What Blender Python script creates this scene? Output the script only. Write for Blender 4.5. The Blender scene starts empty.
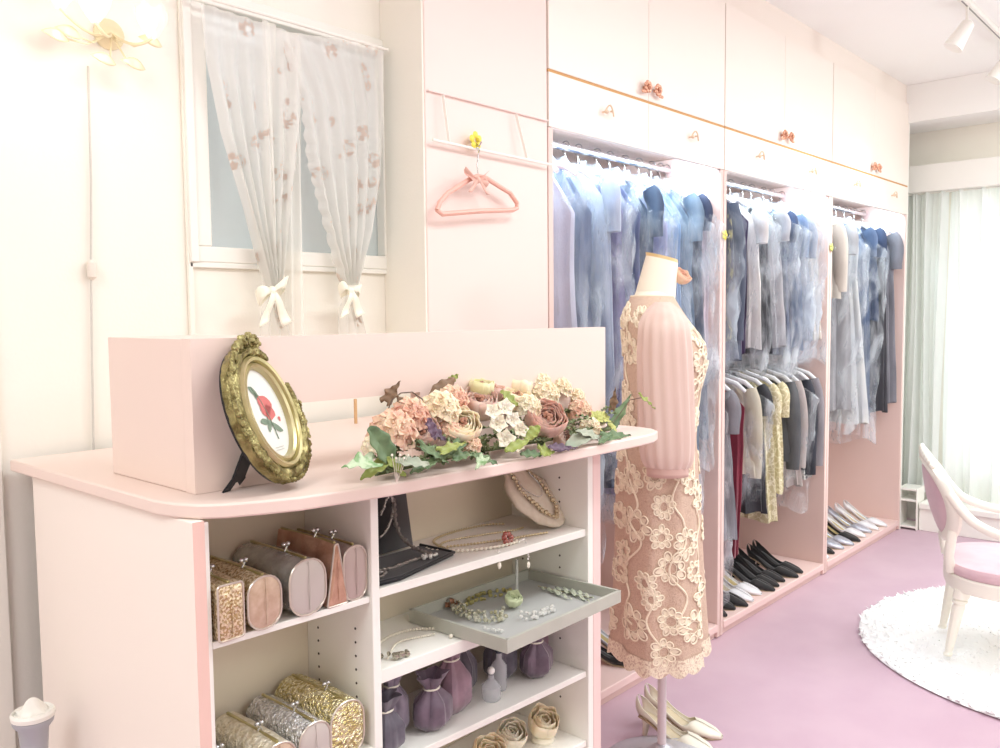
import bpy, math, random
from mathutils import Vector, Matrix, noise
PI = math.pi
R = math.radians
D = bpy.data
COL = bpy.context.scene.collection
H = 1.3          # eye height
K = 1.3          # counter block scale
F = 858.11
YAW, PITCH, ROLL = R(41.956), R(4.049), R(-.574)

# ---------------------------------------------------------------- camera frame
fw = Vector((math.cos(YAW)*math.cos(PITCH), math.sin(YAW)*math.cos(PITCH), -math.sin(PITCH)))
rt = Vector((math.sin(YAW), -math.cos(YAW), 0)); up = rt.cross(fw)
rt, up = rt*math.cos(ROLL)+up*math.sin(ROLL), up*math.cos(ROLL)-rt*math.sin(ROLL)
EYE = Vector((0, 0, H))
def ray(px, py): return fw + rt*((px-500)/F) - up*((py-374)/F)
def at(px, py, Y): d = ray(px, py); return EYE + d*(Y/d.y)          # point on the plane y = Y
def atx(px, py, X): d = ray(px, py); return EYE + d*(X/d.x)
def atz(px, py, Z): d = ray(px, py); return EYE + d*((Z-H)/d.z)
def S(x, y, z): return Vector((K*x, K*y, H-K*(H-z)))               # counter block coordinates -> metres
def SZ(z): return H-K*(H-z)

# ---------------------------------------------------------------- materials
def srgb(r, g, b):
    f = lambda c: (c/255/12.92) if c/255 <= .04045 else ((c/255+.055)/1.055)**2.4
    return (f(r), f(g), f(b), 1)
MC = {}
def mat(name, c, rough=.5, metal=0, c2=None, scale=8, bump=0, bscale=60, alpha=1, spec=.5, coat=0, sheen=0, emis=None, es=0,
        trans=0, sub=0, stretch=(1, 1, 1), detail=3, lo=.35, hi=.65, wave=None):
    if name in MC: return MC[name]
    m = D.materials.new(name); m.use_nodes = True; MC[name] = m
    nt = m.node_tree; b = nt.nodes['Principled BSDF']; N = nt.nodes.new; L = nt.links.new
    b.inputs['Base Color'].default_value = c; b.inputs['Roughness'].default_value = rough
    b.inputs['Metallic'].default_value = metal; b.inputs['Specular IOR Level'].default_value = spec
    b.inputs['Coat Weight'].default_value = coat; b.inputs['Sheen Weight'].default_value = sheen
    b.inputs['Transmission Weight'].default_value = trans; b.inputs['Subsurface Weight'].default_value = sub
    if sub: b.inputs['Subsurface Scale'].default_value = .01
    b.inputs['Alpha'].default_value = alpha
    if emis: b.inputs['Emission Color'].default_value = emis; b.inputs['Emission Strength'].default_value = es
    tc = N('ShaderNodeTexCoord'); mp = N('ShaderNodeMapping'); mp.inputs['Scale'].default_value = stretch
    L(tc.outputs['Object'], mp.inputs['Vector'])
    if c2 is not None:
        n = N('ShaderNodeTexNoise'); n.inputs['Scale'].default_value = scale; n.inputs['Detail'].default_value = detail
        L(mp.outputs[0], n.inputs['Vector'])
        r_ = N('ShaderNodeValToRGB'); r_.color_ramp.elements[0].position = lo; r_.color_ramp.elements[1].position = hi
        r_.color_ramp.elements[0].color = c; r_.color_ramp.elements[1].color = c2
        L(n.outputs['Fac'], r_.inputs[0]); L(r_.outputs[0], b.inputs['Base Color'])
    if bump:
        n = N('ShaderNodeTexNoise'); n.inputs['Scale'].default_value = bscale; n.inputs['Detail'].default_value = 2
        L(mp.outputs[0], n.inputs['Vector'])
        bp = N('ShaderNodeBump'); bp.inputs['Strength'].default_value = bump; bp.inputs['Distance'].default_value = .01
        L(n.outputs['Fac'], bp.inputs['Height']); L(bp.outputs[0], b.inputs['Normal'])
    return m
def lace(name, ground, thread, scale=40, a0=1., a1=1., rough=.7, lo=.0, hi=.12):
    """voronoi-flower lace: thread colour along cell borders and hearts"""
    if name in MC: return MC[name]
    m = mat(name, ground, rough); nt = m.node_tree; b = nt.nodes['Principled BSDF']; N = nt.nodes.new; L = nt.links.new
    tc = N('ShaderNodeTexCoord'); v = N('ShaderNodeTexVoronoi'); v.feature = 'DISTANCE_TO_EDGE'; v.inputs['Scale'].default_value = scale
    nn = N('ShaderNodeTexNoise'); nn.inputs['Scale'].default_value = scale*.5
    mx = N('ShaderNodeMixRGB'); mx.inputs[0].default_value = .12
    L(tc.outputs['Object'], mx.inputs[1]); L(tc.outputs['Object'], nn.inputs['Vector']); L(nn.outputs['Color'], mx.inputs[2]); L(mx.outputs[0], v.inputs['Vector'])
    r_ = N('ShaderNodeValToRGB'); r_.color_ramp.elements[0].position = lo; r_.color_ramp.elements[1].position = hi
    r_.color_ramp.elements[0].color = thread; r_.color_ramp.elements[1].color = ground
    L(v.outputs['Distance'], r_.inputs[0]); L(r_.outputs[0], b.inputs['Base Color'])
    bp = N('ShaderNodeBump'); bp.inputs['Strength'].default_value = .4; bp.inputs['Distance'].default_value = .004
    L(v.outputs['Distance'], bp.inputs['Height']); L(bp.outputs[0], b.inputs['Normal'])
    if a0 < 1 or a1 < 1:
        mr = N('ShaderNodeMapRange'); mr.inputs['From Min'].default_value = lo; mr.inputs['From Max'].default_value = hi
        mr.inputs['To Min'].default_value = a1; mr.inputs['To Max'].default_value = a0
        L(v.outputs['Distance'], mr.inputs['Value']); L(mr.outputs[0], b.inputs['Alpha'])
    return m
def plastic(name, c, lo=.1, hi=.7, scale=7, rough=.12):
    """thin crumpled film"""
    if name in MC: return MC[name]
    m = mat(name, c, rough, spec=.8, bump=.7, bscale=26, stretch=(1, 1, .4)); nt = m.node_tree; b = nt.nodes['Principled BSDF']; N = nt.nodes.new; L = nt.links.new
    tc = N('ShaderNodeTexCoord'); mp = N('ShaderNodeMapping'); mp.inputs['Scale'].default_value = (1, 1, .35); L(tc.outputs['Object'], mp.inputs[0])
    n = N('ShaderNodeTexNoise'); n.inputs['Scale'].default_value = scale; n.inputs['Detail'].default_value = 5; n.inputs['Distortion'].default_value = 1.2
    L(mp.outputs[0], n.inputs['Vector'])
    mr = N('ShaderNodeMapRange'); mr.inputs['From Min'].default_value = .42; mr.inputs['From Max'].default_value = .66
    mr.inputs['To Min'].default_value = lo; mr.inputs['To Max'].default_value = hi
    L(n.outputs['Fac'], mr.inputs['Value']); L(mr.outputs[0], b.inputs['Alpha'])
    return m
PEACH = mat('peach_laminate', srgb(234, 213, 202), .45, c2=srgb(235, 215, 204), scale=1.5)
PEACH_L = mat('pale_peach_paint', srgb(246, 236, 226), .5, c2=srgb(247, 238, 228), scale=1.2)
PEACH_D = mat('pink_carcass', srgb(229, 202, 193), .5, c2=srgb(231, 205, 197), scale=2)
EDGE = mat('pink_edge_band', srgb(238, 210, 204), .45)
WHITE = mat('white_laminate', srgb(242, 240, 232), .45, c2=srgb(244, 242, 234), scale=2)
WALL = mat('white_wall_paint', srgb(243, 239, 227), .8, c2=srgb(245, 241, 231), scale=1.5, bump=.04, bscale=150)
CEIL = mat('ceiling_white', srgb(246, 245, 241), .9)
FLOOR = mat('mauve_carpet', srgb(196, 164, 178), .85, c2=srgb(202, 172, 184), scale=5, bump=.15, bscale=500, sheen=.2)
GOLD = mat('antique_gold', srgb(104, 94, 52), .36, .7, c2=srgb(170, 160, 108), scale=45, bump=.5, bscale=110)
GOLD_B = mat('bright_gold', srgb(168, 156, 106), .3, .75, c2=srgb(200, 190, 146), scale=20)
SILVER = mat('silver_metal', srgb(205, 205, 205), .22, 1)
CHAIN_G = mat('gold_chain', srgb(206, 192, 156), .3, .7)
PEARL = mat('pearl', srgb(238, 232, 215), .22, coat=.6)
CRYSTAL = mat('crystal', srgb(245, 245, 240), .05, .35, coat=1)
BLACK = mat('black_velvet', srgb(20, 19, 22), .9, sheen=.3)
ROSEG = mat('rose_gold_handle', srgb(214, 160, 134), .35, .6)
CHROME = mat('chrome_rail', srgb(225, 222, 225), .15, 1)
ORANGE = mat('orange_line', srgb(204, 156, 100), .7)
IVORY = mat('ivory_paint', srgb(247, 243, 230), .4)
BAG = plastic('garment_film', srgb(214, 226, 238), .04, .48, 9)
BAG2 = plastic('garment_film_clear', srgb(228, 236, 242), .03, .42, 12)

# ---------------------------------------------------------------- mesh builder
class MB:
    def __init__(s): s.v = []; s.f = []; s.M = None
    def add(s, vs, fs):
        o = len(s.v)
        s.v += [(s.M @ Vector(p)) if s.M else Vector(p) for p in vs]
        s.f += [tuple(i+o for i in f) for f in fs]
        return s
    def box(s, a, b):
        x0, y0, z0 = a; x1, y1, z1 = b
        return s.add([(x0,y0,z0),(x1,y0,z0),(x1,y1,z0),(x0,y1,z0),(x0,y0,z1),(x1,y0,z1),(x1,y1,z1),(x0,y1,z1)],
                     [(3,2,1,0),(4,5,6,7),(0,1,5,4),(1,2,6,5),(2,3,7,6),(3,0,4,7)])
    def prism(s, poly, z0, z1):
        n = len(poly)
        return s.add([(x, y, z0) for x, y in poly]+[(x, y, z1) for x, y in poly],
                     [tuple(range(n-1, -1, -1)), tuple(range(n, 2*n))]+[(i, (i+1) % n, n+(i+1) % n, n+i) for i in range(n)])
    def sheet(s, fn, nu, nv, cu=False, cv=False):
        vs = [fn(i/(nu if cu else nu-1), j/(nv if cv else nv-1)) for j in range(nv) for i in range(nu)]
        fs = []
        for j in range(nv if cv else nv-1):
            for i in range(nu if cu else nu-1):
                a = j*nu+i; b = j*nu+(i+1) % nu; c = ((j+1) % nv)*nu+(i+1) % nu; d = ((j+1) % nv)*nu+i
                fs.append((a, b, c, d))
        return s.add(vs, fs)
    def tube(s, pts, r, n=8, caps=True, flat=1.):
        pts = [Vector(p) for p in pts]; m = len(pts); rs = r if isinstance(r, (list, tuple)) else [r]*m
        vs = []; N = None
        for i, p in enumerate(pts):
            t = (pts[min(i+1, m-1)]-pts[max(i-1, 0)])
            if t.length < 1e-9: t = Vector((0, 0, 1))
            t.normalize()
            if N is None:
                N = t.orthogonal().normalized()
                if flat != 1 and abs(t.x) < .9: N = (Vector((1, 0, 0))-t*t.x).normalized()
            else:
                N = N-t*N.dot(t)
                N = N.normalized() if N.length > 1e-6 else t.orthogonal().normalized()
            B = t.cross(N)
            for k in range(n):
                a = 2*PI*k/n; vs.append(p+(N*math.cos(a)*flat+B*math.sin(a))*rs[i])
        fs = [(i*n+k, i*n+(k+1) % n, (i+1)*n+(k+1) % n, (i+1)*n+k) for i in range(m-1) for k in range(n)]
        if caps: fs += [tuple(range(n-1, -1, -1)), tuple(range((m-1)*n, m*n))]
        return s.add(vs, fs)
    def lathe(s, prof, n=24, c=(0, 0, 0), axis=None, caps=True):
        M = Matrix.Translation(Vector(c))
        if axis is not None: M = M @ Vector((0, 0, 1)).rotation_difference(Vector(axis)).to_matrix().to_4x4()
        vs = [M @ Vector((r*math.cos(2*PI*k/n), r*math.sin(2*PI*k/n), z)) for r, z in prof for k in range(n)]
        m = len(prof)
        fs = [(i*n+k, i*n+(k+1) % n, (i+1)*n+(k+1) % n, (i+1)*n+k) for i in range(m-1) for k in range(n)]
        if caps: fs += [tuple(range(n-1, -1, -1)), tuple(range((m-1)*n, m*n))]
        return s.add(vs, fs)
    def ball(s, c, r, n=8, m=5):
        rx, ry, rz = r if isinstance(r, (list, tuple)) else (r, r, r); c = Vector(c)
        vs = [c+Vector((0, 0, -rz))]
        for j in range(1, m):
            b = -PI/2+PI*j/m
            for k in range(n):
                a = 2*PI*k/n; vs.append(c+Vector((rx*math.cos(b)*math.cos(a), ry*math.cos(b)*math.sin(a), rz*math.sin(b))))
        vs.append(c+Vector((0, 0, rz))); e = len(vs)-1
        fs = [(0, 1+(k+1) % n, 1+k) for k in range(n)]
        fs += [(1+j*n+k, 1+j*n+(k+1) % n, 1+(j+1)*n+(k+1) % n, 1+(j+1)*n+k) for j in range(m-2) for k in range(n)]
        fs += [(1+(m-2)*n+k, 1+(m-2)*n+(k+1) % n, e) for k in range(n)]
        return s.add(vs, fs)
def wpos(o):
    p = Vector((0, 0, 0))
    while o: p += o.location; o = o.parent
    return p
def obj(name, mb, m, parent=None, world=False, smooth=True, bevel=0, solid=0, sub=0, origin=True):
    me = D.meshes.new(name); off = Vector((0, 0, 0))
    if parent is None and origin and mb.v:
        xs = [v.x for v in mb.v]; ys = [v.y for v in mb.v]; zs = [v.z for v in mb.v]
        off = Vector(((min(xs)+max(xs))/2, (min(ys)+max(ys))/2, min(zs)))
    elif world and parent: off = wpos(parent)
    me.from_pydata([tuple(v-off) for v in mb.v], [], mb.f); me.update()
    if m: me.materials.append(m)
    if smooth:
        me.polygons.foreach_set('use_smooth', [True]*len(me.polygons))
        try: me.set_sharp_from_angle(angle=R(40))
        except Exception: pass
    o = D.objects.new(name, me); COL.objects.link(o); o.parent = parent
    if parent is None: o.location = off
    if solid:
        q = o.modifiers.new('thickness', 'SOLIDIFY'); q.thickness = solid; q.offset = 0
    if bevel:
        q = o.modifiers.new('bevel', 'BEVEL'); q.width = bevel; q.segments = 2; q.limit_method = 'ANGLE'
    if sub:
        q = o.modifiers.new('sub', 'SUBSURF'); q.levels = sub; q.render_levels = sub
    return o
def tag(o, label, cat, group=None):
    o['label'] = label; o['category'] = cat
    if group: o['group'] = group
    return o
def thing(name, label, cat, loc=(0, 0, 0), rotz=0, group=None):
    o = D.objects.new(name, None); COL.objects.link(o); o.empty_display_size = .05
    o.location = loc; o.rotation_euler = (0, 0, rotz)
    return tag(o, label, cat, group)
def struct(name, mb, m, parent=None, **k):
    o = obj(name, mb, m, parent, **k)
    if parent is None: o['kind'] = 'structure'
    return o
def cap16(t): return ' '.join(t.split()[:16])
def dup(root, loc, rotz=None, label=None, group=None):
    r = root.copy(); COL.objects.link(r); r.location = loc
    if rotz is not None: r.rotation_euler = (0, 0, rotz)
    if label: r['label'] = cap16(label)
    if group: r['group'] = group
    for ch in list(root.children):
        c = ch.copy(); COL.objects.link(c); c.parent = r
        for g in list(ch.children):
            d = g.copy(); COL.objects.link(d); d.parent = c
    return r
def lerp(a, b, t): return a+(b-a)*t
def pw(t, pts):
    """piecewise-linear"""
    for (a, x), (b, y) in zip(pts, pts[1:]):
        if t <= b: return lerp(x, y, (t-a)/(b-a) if b > a else 0)
    return pts[-1][1]
def sm(t): return t*t*(3-2*t)

# ================================================================= ROOM
WY = 1.75; PX0 = 1.5; FY = 1.59; XE = 5.62; CZ = 2.57; X0 = -2.6; Y0 = -3.2
struct('floor', MB().box((X0, Y0, -.05), (XE, 2.3, 0)), FLOOR, smooth=False)
struct('ceiling', MB().box((X0, Y0, CZ), (XE, 2.3, CZ+.05)), CEIL, smooth=False)
wl, wr = at(194, 200, WY).x, at(392, 200, WY).x
wzb, wzt = at(192, 262, WY).z, at(385, 42, WY).z
mb = MB()
mb.box((X0, WY, 0), (wl, WY+.12, CZ)); mb.box((wr, WY, 0), (PX0+.01, WY+.12, CZ))
mb.box((wl, WY, 0), (wr, WY+.12, wzb)); mb.box((wl, WY, wzt), (wr, WY+.12, CZ))
struct('wall_window', mb, WALL, smooth=False)
struct('wall_left', MB().box((X0-.1, Y0, 0), (X0, WY+.12, CZ)), WALL, smooth=False)
struct('wall_front', MB().box((X0, Y0-.1, 0), (XE, Y0, CZ)), WALL, smooth=False)
mb = MB(); wy0, wy1, wz0, wz1 = -1.5, 1.45, .30, 1.92
mb.box((XE, Y0, 0), (XE+.1, wy0, CZ)); mb.box((XE, wy1, 0), (XE+.1, 2.3, CZ)); mb.box((XE, wy0, 0), (XE+.1, wy1, wz0)); mb.box((XE, wy0, wz1), (XE+.1, wy1, CZ))
struct('wall_right', mb, WALL, smooth=False)
mb = MB(); t = .04
mb.box((XE+.01, wy0, wz0), (XE+.06, wy1, wz0+t)); mb.box((XE+.01, wy0, wz1-t), (XE+.06, wy1, wz1))
for yy in (wy0, -.02, wy1-t): mb.box((XE+.01, yy, wz0+t), (XE+.06, yy+t, wz1-t))
struct('window_2', mb, WHITE)
struct('wall_back', MB().box((PX0+.02, 2.2, 0), (XE, 2.3, CZ)), WALL, smooth=False)
# pillar seams of the wall
px = at(189, 200, WY).x
struct('trim_1', MB().box((px-.012, WY-.01, 0), (px, WY-.0005, CZ)), WALL, bevel=.002)
px = at(8, 600, WY).x
struct('trim_2', MB().box((px-.5, WY-.012, 0), (px, WY-.0005, CZ)), WALL, bevel=.004)
struct('trim_7', MB().box((PX0-.006, FY+.003, 0), (PX0-.0005, WY-.0005, CZ)), WALL, smooth=False)
# window
fr = MB(); t = .035
fr.box((wl, WY-.01, wzb), (wr, WY+.05, wzb+t)); fr.box((wl, WY-.01, wzt-t), (wr, WY+.05, wzt))
fr.box((wl, WY-.01, wzb+t), (wl+t, WY+.05, wzt-t)); fr.box((wr-t, WY-.01, wzb+t), (wr, WY+.05, wzt-t))
w = struct('window_1', fr, WHITE, bevel=.003)
GLASS = mat('window_glass', srgb(206, 214, 214), .25, alpha=.72, spec=.5)
obj('glass_pane', MB().box((wl+t, WY+.02, wzb+t), (wr-t, WY+.026, wzt-t)), GLASS, w, smooth=False).matrix_parent_inverse = Matrix.Translation(-w.location)
c = MB(); e = .05
c.box((wl-.02, WY-.010, wzb-.012), (wr+.03, WY-.002, wzb)); c.box((wr, WY-.016, wzb), (wr+.03, WY-.002, wzt+.03)); c.box((wl-.02, WY-.016, wzb), (wl, WY-.002, wzt+.03))
struct('trim_3', c, WHITE, bevel=.002)

# ================================================================= WARDROBE WALL
BAYS = [(1.99, 3.065), (3.07, 4.145), (4.15, 5.29)]
struct('wall_panel', MB().box((PX0, FY, 0), (1.985, 2.19, CZ)), mat('panel_pink', srgb(238, 218, 210), .5), smooth=False, bevel=.003)['kind'] = 'structure'
struct('trim_4', MB().box((1.988, FY+.01, 2.472), (5.29, FY+.3, CZ)), PEACH_L, smooth=False)
IC = 1.905
bname = ['bay behind the dress form', 'middle bay with two rows of clothes', 'bay nearest the white curtain']
for i, (a, b) in enumerate(BAYS):
    u = thing('open_wardrobe', 'pale pink open clothes wardrobe, the '+bname[i], 'wardrobe', ((a+b)/2, FY, 0), group='open wardrobes along the wall')
    obj('side_panel', MB().box((a, FY, .005), (a+.022, 2.18, 1.8405)).box((a, FY+.0185, 1.8405), (a+.022, 2.18, IC)), PEACH_D, u, True, bevel=.002)
    obj('side_panel', MB().box((b-.022, FY, .005), (b, 2.18, 1.8405)).box((b-.022, FY+.0185, 1.8405), (b, 2.18, IC)), PEACH_D, u, True, bevel=.002)
    obj('back_panel', MB().box((a+.023, 2.165, .06), (b-.023, 2.179, IC)), PEACH, u, True, smooth=False)
    obj('base_board', MB().box((a+.023, FY-.004, .03), (b-.023, 2.164, .06)), EDGE, u, True, bevel=.003)
    obj('plinth', MB().box((a+.023, FY+.012, .001), (b-.023, FY+.03, .029)), PEACH_D, u, True, smooth=False)
    obj('top_board', MB().box((a, FY+.02, IC+.001), (b, 2.18, IC+.02)), PEACH, u, True, smooth=False)
    # overhead cabinet: fascia drawers + double doors
    v = thing('overhead_cabinet', 'cream double-door cupboard above the '+bname[i], 'cabinet', ((a+b)/2, FY, 1.842), group='overhead cupboards')
    obj('carcass', MB().box((a, FY+.0185, IC+.021), (b, 2.18, 2.468)), PEACH_L, v, True, smooth=False)
    m_ = (a+b)/2
    for (p, q) in ((a+.001, m_-.001), (m_+.001, b-.001)):
        dr = obj('flap', MB().box((p, FY-.002, 1.842), (q, FY+.017, 1.998)), PEACH_L, v, True, bevel=.001)
        cx = (p+q)/2+.02
        k = MB(); k.ball((cx-.02, FY-.018, 1.925), .007)
        k.tube([(cx-.02+.045*t_, FY-.012-.014*math.sin(PI*t_), 1.925+.018*math.sin(2*PI*t_)+.01*t_) for t_ in [j/10 for j in range(11)]], .0028, 6)
        k.tube([(cx-.02, FY-.018, 1.925), (cx-.02, FY, 1.925)], .003, 6)
        k.tube([(cx+.025, FY-.012, 1.935), (cx+.025, FY, 1.935)], .003, 6)
        hnd = obj('curl_handle', k, mat('pale_gold_curl', srgb(228, 204, 178), .4, .3), dr); 
        hnd.data.transform(Matrix.Translation(-wpos(dr)))
        obj('door', MB().box((p, FY-.002, 2.007), (q, FY+.017, 2.466)), PEACH_L, v, True, bevel=.001)
    obj('orange_strip', MB().box((a, FY+.0, 1.9985), (b, FY+.018, 2.0065)), ORANGE, v, True, smooth=False)  # plain orange strip filling the gap between flaps and doors
    # rose shaped pull pair at the seam
    for s_ in (-1, 1):
        k = MB()
        cx = m_+s_*.032
        for j in range(7):
            a_ = 2*PI*j/7; k.ball((cx+.014*math.cos(a_), FY-.02, 2.045+.014*math.sin(a_)), (.008, .006, .008), 6, 4)
        k.ball((cx, FY-.026, 2.045), .009)
        k.tube([(cx, FY-.002, 2.045), (cx, FY-.026, 2.045)], .005, 6)
        for j in (-1, 1): k.ball((cx+s_*.02+.006*j, FY-.018, 2.027), (.011, .004, .006), 6, 4)
        obj('rose_knob', k, ROSEG, v, True)
    # rail
    r_ = thing('hanging_rail', 'chrome clothes rail in the '+bname[i], 'rail', ((a+b)/2, 1.81, 1.845), group='upper clothes rails')
    obj('rod', MB().tube([(a+.026, 1.81, 1.86), (b-.026, 1.81, 1.86)], .0125, 12), CHROME, r_, True)
    for xx in (a+.0225, b-.0285): obj('flange', MB().lathe([(.024, 0), (.024, .003), (.017, .006)], 16, (xx, 1.81, 1.86), (1, 0, 0)), mat('pink_flange', srgb(225, 190, 185), .4), r_, True)
u = thing('hanging_rail', 'lower chrome clothes rail in the middle bay', 'rail', (3.6, 1.81, 1.09))
obj('rod', MB().tube([(3.096, 1.81, 1.10), (4.12, 1.81, 1.10)], .0125, 12), CHROME, u, True)

# ================================================================= HANGER + RIBBON ON PINK PANEL
hz = at(478, 140, FY-.03)
u = thing('wall_rail', 'thin white rail on two slanted straps fixed to the pink panel', 'rail', (1.74, FY, at(480, 148, FY-.02).z))
p, q = at(428, 139, FY-.02), at(547, 164, FY-.02)
obj('rod', MB().tube([(PX0+.005, FY-.02, p.z), (1.98, FY-.02, q.z)], .004, 8), WHITE, u, True)
obj('upper_rod', MB().tube([(PX0+.005, FY-.006, at(429, 91, FY).z), (1.98, FY-.006, at(546, 121, FY).z)], .0025, 6), mat('pink_line', srgb(244, 222, 216), .5), u, True)
for (a, b, c_, d) in ((443, 95, 449, 142), (516, 114, 527, 158)):
    A = at(a, b, FY-.012); B = at(c_, d, FY-.02)
    obj('strap', MB().tube([A, B], .005, 6, flat=.3), WHITE, u, True)
u = thing('coat_hanger', 'rose pink wire coat hanger with ribbon bow hanging from the flower hook', 'hanger', (at(478, 200, FY-.03).x, FY-.03, at(478, 213, FY-.03).z))
HP = mat('pink_hanger', srgb(232, 180, 165), .4)
Yh = FY-.035
pts = [(437, 210), (440, 202), (448, 193), (458, 187), (470, 179), (478, 176), (486, 178), (500, 187), (510, 193), (517, 203), (517, 208), (513, 210), (480, 211), (442, 214), (437, 210)]
obj('frame', MB().tube([at(a, b, Yh) for a, b in pts], .0065, 8), HP, u, True)
obj('hook', MB().tube([at(478, 176, Yh), at(477, 165, Yh), at(478, 155, Yh), at(479.5, 150, Yh+.005), at(477.5, 147.5, Yh+.01)], .002, 6), SILVER, u, True)
b_ = MB()
for s_ in (-1, 1):
    cpt = at(478, 180, Yh-.01)
    b_.sheet(lambda a, c__: cpt+Vector((s_*(.045*math.sin(PI*a)*(.55+.45*c__)), -.012*math.sin(2*PI*c__)*math.sin(PI*a), .03*math.cos(PI*a)*a*0+(.03*(c__-.35))*math.sin(PI*a)+.02*math.sin(PI*a)*(c__-.5))), 12, 8)
    b_.sheet(lambda a, c__: cpt+Vector((s_*(.004+.03*a)+.014*(c__-.5), -.004, -.035*a)), 8, 3)
b_.ball(cpt, (.008, .008, .009))
obj('ribbon_bow', b_, mat('organza_pink', srgb(240, 195, 180), .5, alpha=.85), u, True, solid=.0008)
u = thing('flower_hook', 'small yellow flower hook on the pink panel above the pink coat hanger', 'hook', (hz.x, FY, hz.z-.02))
k = MB()
for j in range(5):
    a_ = 2*PI*j/5+.4; k.ball((hz.x+.014*math.cos(a_), FY-.022, hz.z+.014*math.sin(a_)), (.010, .004, .010), 8, 5)
obj('petals', k, mat('yellow_petal', srgb(240, 226, 90), .5), u, True)
obj('flower_heart', MB().ball((hz.x, FY-.028, hz.z), .006), mat('heart_ochre', srgb(200, 175, 40), .5), u, True)
obj('hook_arm', MB().tube([(hz.x, FY-.002, hz.z), (hz.x, FY-.02, hz.z-.008), (hz.x, FY-.034, hz.z-.016), (hz.x, FY-.042, hz.z-.006)], .0025, 6), SILVER, u, True)

# ================================================================= SCONCE + CORD
sc = at(108, 35, WY)
u = thing('floral_wall_lamp', 'white and pale gold floral lamp with tulip shades, high on the white wall at left', 'wall lamp', (sc.x, WY, sc.z-.06))
PG = mat('pale_gold_leaf', srgb(238, 226, 190), .4, .2)
BULB = mat('lit_bulb', (1, .95, .85, 1), .4, emis=(1, .93, .82, 1), es=12)
obj('wall_plate', MB().lathe([(.03, 0), (.03, .006), (.018, .014), (.008, .02)], 20, (sc.x, WY-.001, sc.z), (0, -1, 0)), PG, u, True)
lamps = []
for (a, b, yy) in ((95, 22, WY-.12), (152, 38, WY-.10), (60, 8, WY-.1)):
    e = at(a, b, yy); m1 = Vector((lerp(sc.x, e.x, .5), yy+.03, sc.z-.045))
    arm = obj('arm', MB().tube([(1-t)**2*Vector((sc.x, WY-.015, sc.z))+2*t*(1-t)*m1+t*t*e for t in [j/10 for j in range(11)]], .003, 6), PG, u, True)
    off = -wpos(arm)
    sh = obj('tulip_shade', MB().sheet(lambda s_, t: e+Vector((math.cos(2*PI*s_)*(.008+.022*math.sin(t*1.9)), math.sin(2*PI*s_)*(.008+.022*math.sin(t*1.9)), .055*t+.006*math.cos(10*PI*s_)*t)), 30, 8, cu=True), mat('frosted_shade', srgb(252, 248, 232), .4, alpha=.75, sub=.0), arm)
    sh.data.transform(Matrix.Translation(off))
    bl = obj('bulb', MB().ball(e+Vector((0, 0, .028)), .011), BULB, arm); bl.data.transform(Matrix.Translation(off))
for (a, b) in ((68, 33), (103, 60), (133, 65), (55, 36), (150, 42)):
    e = at(a, b, WY-.06)
    l = MB().sheet(lambda s_, t: e+Vector(((s_-.5)*.05, -.012*math.cos((s_-.5)*3), (t-.5)*.022*math.sin(PI*min(1, max(0, s_)))-.01*(s_-.5))), 8, 5)
    obj('leaf', l, PG, u, True, solid=.0008)
    obj('stem', MB().tube([(sc.x, WY-.015, sc.z), ((sc.x+e.x)/2, WY-.05, (sc.z+e.z)/2-.02), e], .0018, 5), PG, u, True)
cp = [at(88, 66, WY-.015), at(91, 180, WY-.008), at(91, 270, WY-.008), at(92, 360, WY-.008), at(94, 470, WY-.008)]
u = thing('lamp_cord', 'thin white electric cord with inline switch hanging down the white wall', 'cord', (cp[-1].x, WY-.01, .6))
obj('cord', MB().tube(cp+[Vector((cp[-1].x+.005, WY-.008, .6))], .0022, 6), mat('cord_grey', srgb(206, 202, 194), .5), u, True)
obj('inline_switch', MB().lathe([(.003, 0), (.009, .006), (.01, .02), (.009, .034), (.003, .04)], 14, (cp[2].x, WY-.012, cp[2].z-.02)), mat('switch_ivory', srgb(230, 222, 210), .4), u, True)

# bin at lower left
bp = at(33, 716, 1.5)
u = thing('waste_bin', 'grey flared bin with a white rim, between counter side and white wall', 'bin', (bp.x, 1.5, 0))
GREY = mat('bin_grey', srgb(176, 178, 184), .45)
obj('body', MB().lathe([(.030, 0), (.034, .02), (.023, .2), (.020, bp.z-.06), (.023, bp.z-.02), (.031, bp.z-.01), (.032, bp.z-.002)], 28, (bp.x, 1.5, 0)), GREY, u, True)
obj('rim', MB().lathe([(.033, bp.z-.001), (.034, bp.z+.006), (.031, bp.z+.010), (.028, bp.z+.006)], 28, (bp.x, 1.5, 0)), WHITE, u, True)
ts = MB().sheet(lambda a, b: Vector((bp.x+(a-.5)*.045, 1.5+(b-.5)*.035, bp.z+.006+.014*noise.noise(Vector((a*3, b*3, 1)))+.018*math.sin(PI*a)*math.sin(PI*b))), 14, 14)
obj('folded_liner', ts, WHITE, u, True, solid=.001)

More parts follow.
